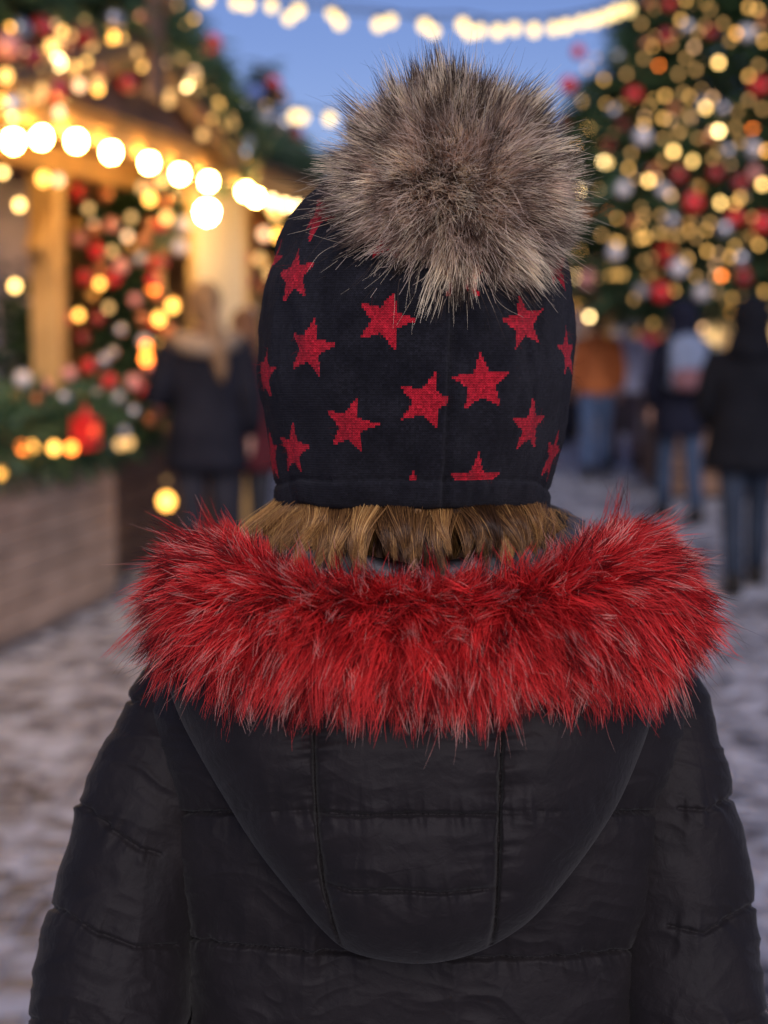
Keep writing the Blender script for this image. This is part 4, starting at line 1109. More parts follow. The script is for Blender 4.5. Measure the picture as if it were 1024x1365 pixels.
for x_, y_, c_, r_ in [(365,112,'red',.10),(340,125,'blue',.12),(375,130,'copper',.10),(330,140,'silver',.12),(325,165,'red',.15),(352,158,'white',.12),(380,165,'silver',.13),(345,175,'dark red',.12),(390,178,'dark red',.14),(372,200,'white',.13),(395,205,'copper',.13),(350,205,'red',.12),(360,225,'pink',.12)]:
    bauble(cone_hit(x_, y_, SX, SY, SPROF, 1.0), c_, r_, 'small')
sl = [(cone_hit(x_, y_, SX, SY, SPROF, .97), k, .026) for x_, y_, k in [(355,140,'dim'),(340,150,'dim'),(385,150,'dim'),(365,175,'tan'),(335,195,'dim'),(388,215,'dim'),(350,190,'dim'),(376,240,'gold'),(345,235,'dim'),(395,235,'gold')]]
light_string('faint string of lights on the small pointed fir', sl, cable=False)

# ---- left stall ---------------------------------------------------------
ST = empty('market_stall', (-1.86, 8.0, 0), R(78.7))
tag(ST, 'large wooden market stall on the left with a gabled roof and glowing eave bulbs', 'market stall')
SM = Matrix.Translation((-1.86, 8.0, 0)) @ Matrix.Rotation(R(78.7), 4, 'Z')
def S(x, y, z): return np.array(SM @ Vector((x, y, z)))
def sbox(name, boxes, mat, bev=.006, rots=None):
    mb = MB()
    for i, (lo, hi) in enumerate(boxes): mb.box(lo, hi)
    return mb.obj(name, mat, ST, bevel=bev)
# counter boxes
def plank_front(x0, x1, y, z0, z1, n, t=.028):
    h = (z1 - z0) / n
    return [((x0, y, z0 + k * h), (x1, y + t, z0 + (k + 1) * h - .008)) for k in range(n)]
bx_ = plank_front(-3.2, 1.55, 0, .06, .90, 6)
bx_ += [((-3.2, .03, .06), (-3.17, .75, .9)), ((1.522, .03, .06), (1.55, .75, .895)), ((-3.2, .0305, .0), (1.52, .08, .06))]
sbox('counter', bx_, M_counter)
sbox('counter_top', [((-3.25, -.05, .902), (1.60, .80, .945))], M_counter, .01)
bx_ = plank_front(1.56, 5.2, .28, .10, .86, 5) + [((1.56, .31, .0), (5.2, .36, .099))]
sbox('lower_wall', bx_, M_darkwood)
sbox('sales_ledge', [((1.62, .20, .865), (5.25, .62, .905))], M_warmwood, .008)
for x_, y_, z0 in ((1.05, .10, .946), (-2.6, .10, .946), (5.1, .10, 0), (2.75, .12, .906), (.45, 2.1, 0), (-2.6, 2.1, 0), (5.1, 2.1, 0)):
    sbox('post', [((x_ - .075, y_, z0), (x_ + .075, y_ + .15, 2.40))], M_post, .008)
    if y_ < 1:
        mb = MB(); 
        mb.box((x_ - .05, y_ + .02, 1.9), (x_ + .05, y_ + .11, 2.52), rot=Matrix.Rotation(R(38), 3, 'Y')); mb.obj('brace', M_post, ST, bevel=.005)
sbox('eave_beam', [((-3.4, .08, 2.402), (5.4, .27, 2.54))], M_warmwood)
sbox('fascia', [((-3.6, -.42, 2.47), (5.6, -.38, 2.595))], M_warmwood)
sbox('soffit', [((-3.6, -.376, 2.545), (5.6, 2.3, 2.575))], M_warmwood)
sbox('back_wall', [((-3.3 + k * .2, 2.27, 0), (-3.3 + k * .2 + .192, 2.30, 2.54)) for k in range(43)], M_warmwood, .003)
sbox('end_wall', [((5.21, .4 + k * .2, .0), (5.24, .4 + k * .2 + .192, 2.54)) for k in range(9)], M_warmwood, .003)
for k, z in enumerate((1.15, 1.55, 1.95)):
    sbox('shelf', [((-2.4, 2.0, z), (5.0, 2.265, z + .03))], M_warmwood, .003)
# roof slopes (boards) and the gable
mb = MB()
n_b = 9
for sgn_, y0, y1 in ((1, -.46, .95), (-1, 2.45, .95)):
    for k in range(n_b):
        a0, a1 = k / n_b, (k + 1.12) / n_b
        ya, yb = y0 + (y1 - y0) * a0, y0 + (y1 - y0) * a1
        za, zb = 2.585 + .26 * a0, 2.585 + .26 * a1
        e = .03
        vs = [(-3.7, ya, za + e), (5.7, ya, za + e), (5.7, yb, zb), (-3.7, yb, zb), (-3.7, ya, za + e + .025), (5.7, ya, za + e + .025), (5.7, yb, zb + .025), (-3.7, yb, zb + .025)]
        fs = [(0, 1, 2, 3), (7, 6, 5, 4), (0, 4, 5, 1), (1, 5, 6, 2), (2, 6, 7, 3), (3, 7, 4, 0)]
        mb.add(vs, fs)
mb.obj('roof', M_darkwood, ST)
GA0, GA1, GZ0, GZ1, GYF = -.80, 2.30, 2.60, 2.93, -.44
gm = (GA0 + GA1) / 2
mb = MB()
nb_ = 14
for k in range(nb_):
    xa = GA0 + (GA1 - GA0) * k / nb_; xb = GA0 + (GA1 - GA0) * (k + 1) / nb_ - .008
    hz = lambda x: GZ0 + (GZ1 - GZ0) * (1 - abs(x - gm) / ((GA1 - GA0) / 2))
    vs = [(xa, GYF, GZ0), (xb, GYF, GZ0), (xb, GYF, max(hz(xb), GZ0 + .004)), (xa, GYF, max(hz(xa), GZ0 + .004))]
    vs += [(x, y + .03, z) for x, y, z in vs]
    mb.add(vs, [(0, 1, 2, 3), (7, 6, 5, 4), (0, 4, 5, 1), (1, 5, 6, 2), (2, 6, 7, 3), (3, 7, 4, 0)])
mb.obj('gable', M_darkwood, ST)
mb = MB()
for s_ in (-1, 1):
    ex = gm + s_ * ((GA1 - GA0) / 2 + .14)
    p0, p1 = Vector((ex, GYF - .06, GZ0 - .02)), Vector((gm, GYF - .06, GZ1 + .06))
    mb.loft([p0, p1], [(.03, .085)] * 2, 4, 0, (1, 0, 0) if False else (0, 0, 1))
mb.obj('bargeboard', M_warmwood, ST)
mb = MB()
for s_ in (-1, 1):
    ex = gm + s_ * ((GA1 - GA0) / 2 + .16)
    vs = [(ex, GYF - .1, GZ0), (gm, GYF - .1, GZ1 + .10), (gm, .95, GZ1 + .10), (ex, .2, GZ0)]
    vs += [(x, y, z + .03) for x, y, z in vs]
    mb.add(vs, [(0, 1, 2, 3), (7, 6, 5, 4), (0, 4, 5, 1), (1, 5, 6, 2), (2, 6, 7, 3), (3, 7, 4, 0)])
mb.obj('gable_roof', M_darkwood, ST)
mb = MB(); mb.box((gm - .10, GYF - .14, GZ1 - .20), (gm + .10, GYF - .10, GZ1 + .28)); mb.box((gm - .05, GYF - .145, GZ1 + .28), (gm + .05, GYF - .095, GZ1 + .36)); mb.obj('finial', M_darkwood, ST, bevel=.01)

# eave bulbs, the row running towards and past the frame
ep = []
for px_, py_ in [(18,188),(55,183),(102,188),(148,203),(199,217),(240,232),(278,242),(327,255),(341,263),(362,268),(380,273),(396,276)]:
    # where the sight line meets the plane of the eave (local Y = -.45)
    o_ = np.array(SM.inverted() @ Vector(P(px_, py_, 1.0))); c_ = np.array(SM.inverted() @ CAM); dv = o_ - c_
    t = (-.47 - c_[1]) / dv[1]; q = c_ + dv * t
    if q[0] < 5.7: ep.append((S(*q), 'eave' if px_ < 345 else 'white', 0.036 if px_ < 345 else .027))
x_first = (SM.inverted() @ Vector(ep[0][0])).x
for k in range(1, 7): ep.insert(0, (S(x_first - .46 * k, -.47, 2.40 + .01 * (k % 2)), 'eave', .036))  # unseen bulbs added nearer the camera to warm the figure's left side
light_string('row of big glowing bulbs strung along the stall eave on the left', ep, sag=.05, sockets=True)
tagged = [(58,238,'amber',.028),(78,240,'tan',.024),(26,273,'bright',.022),(20,381,'bright',.022),(4,230,'bright',.018)]
light_string('short string of yellow bulbs hanging around the left stall post', [(P(x_, y_, 8.2), k, r) for x_, y_, k, r in tagged], cable=False)
light_string('drooping string of orange lights along the counter front', [(P(x_, y_, 7.95 + .0022 * x_), k, .024) for x_, y_, k in [(0,630,'amber'),(30,596,'orange'),(42,597,'amber'),(72,597,'amber'),(95,597,'orange'),(160,592,'dim'),(172,590,'dim')]], cable=True)
light_string('single yellow bulb hanging low on the stall wall', [(P(222, 668, 9.5), 'amber', .042), (P(222, 640, 9.56), 'dim', .012)], cable=True)
lp_ = empty('pendant_lamp', P(276, 283, 10.6)); tag(lp_, 'white round lamp hanging in the stall above the ponytailed woman', 'lamp')
bo = link('globe', bulb_data('lamp', .055), lp_)
mb = MB(); mb.loft([(0, 0, .05), (0, 0, .10)], [.03, .02], 10); mb.loft([(0, 0, .10), (0, 0, 2.545 - lp_.location.z)], .005, 6); mb.obj('cord', M_cable, lp_, True)
# pale notice board and curtain
nb1 = MB(); nb1.box((-.28, -.015, -.55), (.28, .015, .55)); o = empty('wall_panel', P(292, 360, 11.3), R(60)); tag(o, 'cream panel on the stall wall behind the ponytailed woman', 'panel')
M_cream = simple('cream_paint', (.66, .55, .36), (.60, .49, .31), .6, 4); nb1.obj('panel_face', M_cream, o, bevel=.005)
mb = MB()
for s_ in (-1, 1): mb.box((s_ * .305 - .022, -.025, -.6), (s_ * .305 + .022, .025, .6)); mb.box((-.282, -.025, s_ * .577 - .022), (.282, .025, s_ * .577 + .022))
mb.obj('panel_frame', M_post, o, bevel=.004)
mb = MB(); cw = []
for k in range(60):
    x = .40 + 1.40 * k / 59; cw.append((x, .55 + .03 * math.sin(k * .9) + .01 * math.sin(k * 2.3)))
cvv = [S(x, y, .95 + z) for z in (0, .5, 1.0, 1.5) for x, y in cw] + [S(x, y + .006, .95 + z) for z in (1.5, 1.0, .5, 0) for x, y in cw]
o = npmesh('curtain', np.array(cvv), grid_faces(8, 60, False), simple('lilac_cloth', (.42, .38, .48), (.36, .33, .42), .9, 3), True)
tag(o, 'pale lilac cloth hanging inside the stall beside the wooden post', 'curtain')

# greenery on the counter and in the stall
garland('thick fir garland lying along the stall counter with red ribbon and lights', [S(-2.6, .10, 1.02), S(-1, .06, 1.03), S(.1, .08, 1.04), S(.8, .05, 1.03), S(1.5, .12, 1.05), S(1.8, .22, 1.02)], .17, 2200, .22, 31)
garland('fir swag wound up the left stall end beside the woman', [S(2.55, .10, 2.42), S(2.3, .25, 2.1), S(2.35, .2, 1.6), S(2.3, .15, 1.2), S(2.2, .15, .98)], .16, 1200, .22, 32)
garland('thick fir boughs heaped over the gable of the left stall roof', [S(-2.6, -.2, 2.86), S(-1.6, -.25, 2.92), S(-.6, -.3, 3.02), S(gm, -.3, 3.16), S(gm + .8, -.3, 3.02), S(gm + 1.6, -.3, 2.82), S(gm + 2.0, -.3, 2.74)], .20, 3200, .24, 33)
garland('fir boughs along the front of the left stall roof, past the gable', [S(3.0, -.1, 2.80), S(3.8, -.1, 2.82), S(4.6, -.1, 2.80), S(5.6, -.2, 2.76)], .15, 1000, .22, 34, mat=M_needle2)
IX, IY, _ = S(1.35, .95, 0)
IPROF = [(.75, .50), (1.1, .60), (1.7, .50), (2.2, .30), (2.55, .04)]
fir('bushy decorated fir inside the stall behind the counter', (IX, IY, 0), IPROF, 2400, .22, 41)
for x_, y_, c_, r_ in [(103,256,'red',.055),(148,300,'pink',.05),(125,308,'white',.05),(105,318,'pink',.05),(128,335,'red',.06),(160,355,'pink',.06),(112,370,'red',.055),(150,372,'red',.055),(133,358,'copper',.045),(192,320,'white',.05),(205,375,'red',.055),(215,350,'dark red',.05),
                       (186,345,'silver',.045),(175,330,'gold',.04),(122,395,'gold',.045),(90,425,'red',.045),(130,425,'dark red',.05),(190,425,'copper',.05),(160,440,'silver',.045),(98,300,'gold',.04),(140,260,'copper',.05),(200,300,'white',.045),(180,400,'pink',.045),(110,450,'dark red',.045),(150,470,'silver',.04)]:
    bauble(cone_hit(x_, y_, IX, IY, IPROF, 1.0), 'copper' if c_ == 'white' else c_, r_ * .80, 'inside')
light_string('string of orange and yellow lights on the fir inside the stall', [(cone_hit(x_, y_, IX, IY, IPROF, 1.0), k, .022) for x_, y_, k in [(133,378,'amber'),(105,420,'amber'),(125,302,'tan'),(205,380,'orange'),(195,462,'orange'),(175,290,'dim'),(150,335,'dim'),(170,315,'tan'),(118,278,'dim'),(145,410,'dim')]], cable=False)
for x_, y_, c_, r_ in [(208,430,'red',.05),(192,455,'white',.05),(210,395,'copper',.05),(232,405,'gold',.05),(205,350,'red',.05),(215,300,'red',.05),(240,330,'white',.06),(220,270,'copper',.05),(198,250,'pink',.05),(245,300,'white',.06),(225,440,'copper',.05),(200,490,'pink',.055)]:
    bauble(P(x_, y_, 9.55), c_, r_ * .75, 'swag')
light_string('string of orange bulbs in the swag beside the woman', [(P(x_, y_, 9.5), k, .028) for x_, y_, k in [(230,408,'amber'),(217,460,'amber'),(205,382,'orange'),(195,478,'orange'),(212,425,'amber'),(200,265,'amber'),(222,290,'gold'),(216,240,'gold'),(190,250,'dim')]], cable=False)
for x_, y_, c_, r_ in [(30,505,'white',.055),(92,498,'pink',.05),(118,488,'red',.05),(145,508,'red',.055),(128,525,'silver',.045),(155,530,'white',.05),(178,510,'pink',.06),(190,520,'red',.05),(205,535,'white',.05),(212,545,'pink',.05),(20,530,'gold',.04),(85,530,'silver',.05),(178,548,'silver',.05),(215,520,'copper',.05),(48,532,'copper',.04),
                       (150,592,'blue',.05),(5,590,'red',.06),(8,600,'dark red',.055),(55,600,'silver',.04),(165,575,'white',.04),(200,560,'copper',.05),(138,480,'silver',.05),(60,515,'pink',.045),(105,530,'gold',.04)]:
    bauble(P(x_, y_, 7.93 + .0085 * x_), c_, r_ * .8, 'counter')
# red lantern on the counter
M_lan = simple('red_lacquer', (.55, .012, .014), (.62, .02, .02), .4, 12); M_cand = emit('lantern_glow', (1, .10, .04), 2.0)
lo = empty('lantern', P(115, 598, 8.35), R(70)); lo.scale = (.62, .62, .62); tag(lo, 'bright red square lantern standing in the greenery on the counter', 'lantern')
mb = MB(); mb.box((-.085, -.085, 0), (.085, .085, .03)); mb.box((-.085, -.085, .22), (.085, .085, .25)); mb.loft([(0, 0, .25), (0, 0, .31)], [.08, .015], 4); mb.loft([(0, 0, .31), (0, 0, .35)], [.02, .02], 8)
for a_ in (-1, 1):
    for b__ in (-1, 1): mb.box((a_ * .075 - .01, b__ * .075 - .01, .031), (a_ * .075 + .01, b__ * .075 + .01, .219))
mb.obj('lantern_body', M_lan, lo, bevel=.003)
mb = MB(); mb.box((-.062, -.062, .032), (.062, .062, .218)); mb.obj('lantern_glass', M_lan, lo)
mb = MB(); mb.ball((0, -.075, .15), (.05, .02, .045), 12, 8); mb.obj('glow', M_cand, lo, True)
# goods on the shelves
GC = {'red': (.5, .03, .03), 'cream': (.68, .58, .42), 'green': (.06, .16, .07), 'blue': (.14, .18, .34), 'ochre': (.55, .32, .08), 'white': (.75, .73, .70)}
GM = {k: simple(k + '_tin', v, rough=.5) for k, v in GC.items()}
gi_ = 0
for sh, z in (('lower', 1.18), ('middle', 1.58), ('upper', 1.98)):
    for k in range(9):
        x = -.9 + k * .62 + .12 * ((k * 7) % 3); c_ = list(GC)[(k * 5 + int(z * 10)) % 6]; h = .14 + .05 * ((k * 3 + int(z * 5)) % 4)
        mb = MB(); w_ = .07 + .015 * (k % 3)
        if k % 2: mb.loft([(0, 0, 0), (0, 0, h * .8), (0, 0, h * .82), (0, 0, h)], [w_, w_, w_ * .7, w_ * .65], 16)
        else: mb.box((-w_, -.08, 0), (w_, .08, h)); mb.box((-w_ - .006, -.086, h + .001), (w_ + .006, .086, h + .04))
        o = mb.obj('gift_tin' if k % 2 else 'gift_box', GM[c_], None, False, bevel=.004); o.location = S(x, 2.13, z); o.rotation_euler = (0, 0, R(78.7))
        tag(o, '%s %s on the %s stall shelf, %s from the near end' % (c_, 'round tin' if k % 2 else 'lidded box', sh, ['first', 'second', 'third', 'fourth', 'fifth', 'sixth', 'seventh', 'eighth', 'ninth'][k]), 'tin' if k % 2 else 'box', 'goods on the stall shelves')

# ---- second stall further along, right of the woman --------------------------
S2 = empty('market_stall', (.15, 20.5, 0), R(78.7)); tag(S2, 'smaller far stall with lit eave behind the hat, next along the left row', 'market stall')
def s2(name, boxes, mat):
    mb = MB()
    for lo, hi in boxes: mb.box(lo, hi)
    return mb.obj(name, mat, S2, bevel=.005)
s2('counter', [((0, 0, .05 + k * .15), (3.2, .03, .05 + k * .15 + .142)) for k in range(6)], M_counter); s2('counter_top', [((-.05, -.05, .96), (3.25, .6, 1.0))], M_warmwood)
for x_ in (.05, 3.1):
    for y_ in (.06, 1.7): s2('post', [((x_, y_, 1.001 if y_ < 1 else 0), (x_ + .12, y_ + .12, 2.45))], M_post)
s2('back_wall', [((k * .2, 1.85, 0), (k * .2 + .192, 1.88, 2.45)) for k in range(16)], M_warmwood)
s2('roof', [((-.3, -.45, 2.46), (3.5, 2.1, 2.54))], M_darkwood); s2('fascia', [((-.3, -.49, 2.38), (3.5, -.452, 2.58))], M_warmwood)
S2M = Matrix.Translation((.15, 20.5, 0)) @ Matrix.Rotation(R(78.7), 4, 'Z')
light_string('row of warm bulbs on the eave of the far stall', [(np.array(S2M @ Vector((.1 + k * .42, -.52, 2.30))), 'white', .035) for k in range(8)], sockets=True, sag=.04)

# lights and baubles right of the woman, on the stall's far end
garland('fir garland hanging down the far end post of the left stall', [S(5.25, -.05, 2.45), S(5.3, -.02, 1.9), S(5.25, .0, 1.3), S(5.3, .0, .95)], .18, 900, .22, 36)
for x_, y_, c_, r_ in [(350,315,'pink',.06),(328,345,'red',.06),(332,375,'dark red',.06),(352,385,'copper',.06),(330,420,'white',.075),(345,345,'silver',.05),(336,450,'pink',.05),(345,300,'copper',.05),(355,350,'gold',.05)]:
    bauble(P(x_, y_, 12.5), c_, r_, 'end')
light_string('few amber bulbs on the garland at the far end post', [(P(x_, y_, 12.45), k, .036) for x_, y_, k in [(371,313,'amber'),(352,312,'tan'),(368,285,'gold'),(362,275,'gold'),(345,345,'dim'),(360,365,'dim')]], cable=False)

# ---- festoon across the sky -----------------------------------------------
f1 = [(275,-2),(330,6),(398,14),(453,30),(505,33),(566,34),(617,33),(664,42),(712,40),(755,35),(792,27),(822,16)]
f2 = [(315,4),(362,8),(385,24),(443,18),(521,28),(578,42),(626,44),(640,41),(686,38),(738,38),(775,30),(808,22),(838,12)]
light_string('nearer string of round bulbs sagging across the sky between the firs', [(P(x_, y_, 9.2), 'sky', .031) for x_, y_ in f1], sockets=True, ends=(P(110, -120, 9.2), P(905, -30, 9.2)))
light_string('slightly farther string of round bulbs sagging across the sky', [(P(x_, y_, 10.4), 'sky', .032) for x_, y_ in f2], sockets=True, ends=(P(130, -95, 10.4), P(890, -20, 10.4)))
light_string('short string of pale bulbs beside the pom-pom', [(P(x_, y_, 13), 'sky', .042) for x_, y_ in [(393,155),(403,156),(440,158),(486,160),(530,160)]], sockets=True, ends=(P(340, 160, 13), P(700, 120, 13)))
# ------------------------------------------------------------------ people in the market
PM = {}
def cloth(name, c, rough=.85):
    if name not in PM: PM[name] = simple(name, c, tuple(min(1, v * 1.4 + .001) for v in c), rough, 9, .25, 60, spec=.12)
    return PM[name]
M_knitcap = None
def walker(label, px, foot_py, H, heading, coat=('navy_coat', (.018, .019, .028)), coat_len=.80, trousers=('blue_denim', (.06, .10, .20)), boots=('black_boots', (.015, .014, .014)), hairc=('brown_hair', (.10, .06, .035)),
           head='hair', step=.10, arms=(0, 0), bulk=1.0, hood=None, skirt=1.0, long_hair=False, loc=None, turn=0.0, seed=1, group=None):
    s = H / 1.70
    if loc is None:
        # stand where the sight line through the feet meets the ground
        dr = FWD + RGT * ((px - 512.0) / FPX) - UPV * ((foot_py - 682.5) / FPX); t = CAM.z / -dr[2]; loc = (dr[0] * t, dr[1] * t, 0)
    def q(x, y, z): return (x * s, y * s, z * s)
    J = {}
    for sx in (-1, 1):
        st = step * sx
        J[sx] = [(sx * .085, 0, .90), (sx * .09, st * .55 + .03, .49), (sx * .09, st - (.05 if st < 0 else 0), .09)]
    A = {}
    for sx in (-1, 1):
        mode = arms[0 if sx < 0 else 1]
        if mode == 0: A[sx] = [(sx * .175, 0, 1.375), (sx * .235, -.03, 1.12), (sx * .235, .05, .90)]       # hanging
        elif mode == 1: A[sx] = [(sx * .175, 0, 1.375), (sx * .27, -.04, 1.12), (sx * .16, .20, 1.10)]       # bent forward
        else: A[sx] = [(sx * .175, 0, 1.375), (sx * .25, .02, 1.12), (sx * .20, .14, .98)]                  # hand in the pocket
    mb = MB()
    eyes, iris = add_head(mb, q(0, 0, 1.43), s, turn)
    mb.loft([q(0, 0, z) for z in (.82, .90, 1.0, 1.1, 1.2, 1.3, 1.38, 1.42, 1.45)], [(a * s, b_ * s) for a, b_ in [(.14, .09), (.16, .11), (.145, .10), (.13, .09), (.145, .10), (.165, .10), (.16, .085), (.10, .07), (.06, .055)]], 18, 0, (0, 1, 0))
    for sx in (-1, 1):
        a, k, f = [Vector(q(*p)) for p in J[sx]]
        mb.loft([a, a.lerp(k, .5), k, k.lerp(f, .4), f], [.083 * s, .074 * s, .054 * s, .053 * s, .036 * s], 12)
        mb.loft([f + Vector(q(0, -.05, -.05)), f + Vector(q(0, .04, -.045)), f + Vector(q(0, .13, -.06)), f + Vector(q(0, .17, -.065))], [.032 * s, .036 * s, .034 * s, .02 * s], 10, 0, (0, 0, 1))
        u_, e_, w_ = [Vector(q(*p)) for p in A[sx]]
        mb.loft([u_, u_.lerp(e_, .5), e_, e_.lerp(w_, .5), w_], [.046 * s, .043 * s, .036 * s, .032 * s, .024 * s], 12)
        dd = (w_ - e_).normalized(); add_hand(mb, w_ + dd * .01, dd, (-sx, .2, 0), (0, .9, .3))
    me = finish_body(voxel(mb, 'person', [M_skin], .008), eyes, iris, s)
    o = link('person', me); o.location = loc; o.rotation_euler = (0, 0, heading); tag(o, label, 'person', group)
    # coat
    cm = cloth(*coat); bb = bulk
    zl = np.linspace(coat_len, 1.30, 12); mb = MB()
    prof = [(.205 * skirt, .150 * skirt)] + [(float(np.interp(z, [coat_len, .95, 1.05, 1.2, 1.3], [.205 * skirt, .19, .172, .185, .200])), float(np.interp(z, [coat_len, .95, 1.05, 1.2, 1.3], [.15 * skirt, .135, .122, .128, .13]))) for z in zl[1:]]
    prof = prof + [(.200, .122), (.175, .110), (.125, .092), (.085, .08)]; zl = list(zl) + [1.35, 1.395, 1.43, 1.47]
    rr_ = np.random.default_rng(seed)
    mb.loft([q(0, 0, z) for z in zl], [((a * bb + .004 * rr_.normal()) * s, (b_ * bb + .004 * rr_.normal()) * s) for a, b_ in prof], 28, 0, (0, 1, 0))
    for sx in (-1, 1):
        u_, e_, w_ = [Vector(q(*p)) for p in A[sx]]
        w2 = e_.lerp(w_, .93)
        mb.loft([u_ + Vector((-sx * .06, 0, .025)) * s, u_, u_.lerp(e_, .33), u_.lerp(e_, .66), e_, e_.lerp(w2, .5), w2], [.05 * s, .074 * s * bb, .077 * s * bb, .070 * s * bb, .066 * s * bb, .062 * s * bb, .054 * s], 16)
    mb.obj('coat', cm, o, True)
    # trousers
    mb = MB(); mb.loft([q(0, 0, .98), q(0, 0, .90), q(0, 0, .84)], [(.165 * s, .115 * s), (.17 * s, .12 * s), (.15 * s, .11 * s)], 18, 0, (0, 1, 0))
    for sx in (-1, 1):
        a, k, f = [Vector(q(*p)) for p in J[sx]]
        mb.loft([a, a.lerp(k, .5), k, k.lerp(f, .5), f.lerp(k, .06)], [.094 * s, .087 * s, .069 * s, .066 * s, .060 * s], 16)
    mb.obj('trousers', cloth(*trousers), o, True)
    for sx in (-1, 1):
        _, k, f = [Vector(q(*p)) for p in J[sx]]; mb = MB()
        mb.loft([f.lerp(k, .40), f.lerp(k, .15), f, f + Vector(q(0, 0, -.088))], [.064 * s, .058 * s, .055 * s, .055 * s], 14)
        mb.loft([f + Vector(q(0, -.055, -.045)), f + Vector(q(0, .04, -.042)), f + Vector(q(0, .13, -.052)), f + Vector(q(0, .185, -.06))], [(.046 * s, .044 * s), (.05 * s, .046 * s), (.05 * s, .036 * s), (.03 * s, .024 * s)], 12, 0, (0, 0, 1))
        mb.obj('boot', cloth(*boots), o, True)
    rot = Matrix.Rotation(turn, 3, 'Z'); hb = Vector(q(0, 0, 1.43))
    def hp(x, y, z): return hb + rot @ (Vector((x, y, z)) * s)
    mh = cloth(*hairc, rough=.5)
    if head in ('hair', 'ponytail', 'bob'):
        mb = MB(); mb.ball(hp(0, -.018, .205), (.090 * s, .100 * s, .100 * s), 20, 14, 0, rot); mb.ball(hp(0, -.052, .145), (.074 * s, .058 * s, .085 * s), 16, 12, 0, rot)
        if head == 'ponytail':
            mb.loft([hp(.0, -.10, .235), hp(.012, -.145, .20), hp(.04, -.165, .08), hp(.07, -.165, -.06), hp(.085, -.155, -.17), hp(.09, -.15, -.24)], [.024 * s, .038 * s, .052 * s, .050 * s, .036 * s, .010 * s], 14)
        if head == 'bob':
            mb.loft([hp(0, -.06, .2), hp(0, -.075, .1), hp(0, -.085, .0), hp(0, -.085, -.06)], [(.08 * s, .05 * s), (.098 * s, .05 * s), (.10 * s, .045 * s), (.08 * s, .03 * s)], 18, 0, (0, 1, 0))
        mb.obj('hair', mh, o, True)
    if head == 'cap':
        mb = MB(); mb.ball(hp(0, -.012, .232), (.098 * s, .112 * s, .098 * s), 20, 12, 0, rot); mb.loft([hp(0, -.006, .175), hp(0, -.006, .22)], [(.100 * s, .112 * s), (.101 * s, .114 * s)], 22, 0, (0, 1, 0)); mb.ball(hp(0, -.01, .345), .034 * s, 12, 8)
        mb.obj('knit_cap', mh, o, True)
        mb = MB(); mb.ball(hp(0, -.045, .13), (.076 * s, .06 * s, .08 * s), 16, 12, 0, rot); mb.obj('hair', cloth('dark_hair', (.03, .02, .015), .5), o, True)
    if head == 'hood':
        mb = MB(); mb.ball(hp(0, -.022, .19), (.125 * s, .130 * s, .150 * s), 22, 16, 0, rot); mb.loft([hp(0, -.03, -.05), hp(0, -.03, .03), hp(0, -.025, .12)], [(.17 * s, .13 * s), (.14 * s, .125 * s), (.12 * s, .12 * s)], 22, 0, (0, 1, 0))
        mb.obj('hood', cm, o, True)
    if hood is not None:      # a hood lying on the shoulders
        mb = MB(); mb.loft([hp(-.11, .04, -.01), hp(-.145, -.06, -.02), hp(-.08, -.145, -.035), hp(.0, -.165, -.045), hp(.08, -.145, -.035), hp(.145, -.06, -.02), hp(.11, .04, -.01)], [(.04 * s, .045 * s)] + [(.058 * s, .062 * s)] * 5 + [(.04 * s, .045 * s)], 14, 0, (0, 0, 1))
        mb.obj('hood_edge', cloth(*hood), o, True)
    return o

woman = walker('woman with a long fair ponytail in a dark hip-length padded coat at the stall', 0, 0, 1.80, R(4), ('dark_padded_coat', (.008, .0085, .014)), .72, ('black_trousers', (.016, .016, .022)), hairc=('fair_hair', (.15, .095, .055)), head='ponytail', arms=(1, 0), bulk=1.10, hood=('fawn_fur_hood', (.20, .15, .11)), step=.03, loc=(-1.015, 9.45, 0), seed=3)
walker('person in a wine-red coat partly hidden behind the ponytailed woman', 0, 0, 1.66, R(10), ('wine_coat', (.07, .014, .018)), .70, ('grey_trousers', (.03, .03, .035)), head='bob', hairc=('chestnut_hair', (.09, .045, .025)), arms=(2, 2), step=.04, loc=(-.86, 10.25, 0), seed=4)
bigc = walker('tall person in a long black hooded coat, blue jeans and black boots', 992, 784, 1.70, R(-6), ('black_long_coat', (.0045, .005, .0075)), .72, ('dark_denim', (.020, .027, .042)), head='hood', arms=(2, 2), bulk=1.22, skirt=1.12, step=.20, seed=5)
bp_p = walker('person in a dark hooded jacket carrying a pale backpack', 904, 694, 1.72, R(3), ('night_blue_jacket', (.006, .007, .015)), .68, ('mid_blue_jeans', (.030, .046, .080)), head='hood', arms=(0, 0), bulk=1.0, step=-.16, seed=6)
walker('person in a rust-orange jacket and blue jeans walking away', 794, 634, 1.70, R(-4), ('rust_jacket', (.42, .13, .045)), .86, ('faded_jeans', (.07, .11, .20)), head='hair', hairc=('dark_brown_hair', (.035, .024, .018)), arms=(0, 0), bulk=1.0, step=.16, seed=7)
walker('person in a pale lilac-grey jacket between the rust jacket and the backpack', 832, 622, 1.66, R(5), ('pale_grey_jacket', (.62, .60, .72)), .84, ('dusty_trousers', (.15, .11, .12)), head='cap', hairc=('cream_wool', (.62, .55, .45)), arms=(1, 2), step=-.12, seed=8)
walker('small far figure in a tan coat under the edge of the tall fir', 776, 585, 1.68, R(170), ('tan_coat', (.38, .24, .13)), .70, ('grey_trousers', (.03, .03, .035)), head='cap', hairc=('rose_wool', (.50, .25, .22)), arms=(1, 0), step=.1, seed=9)
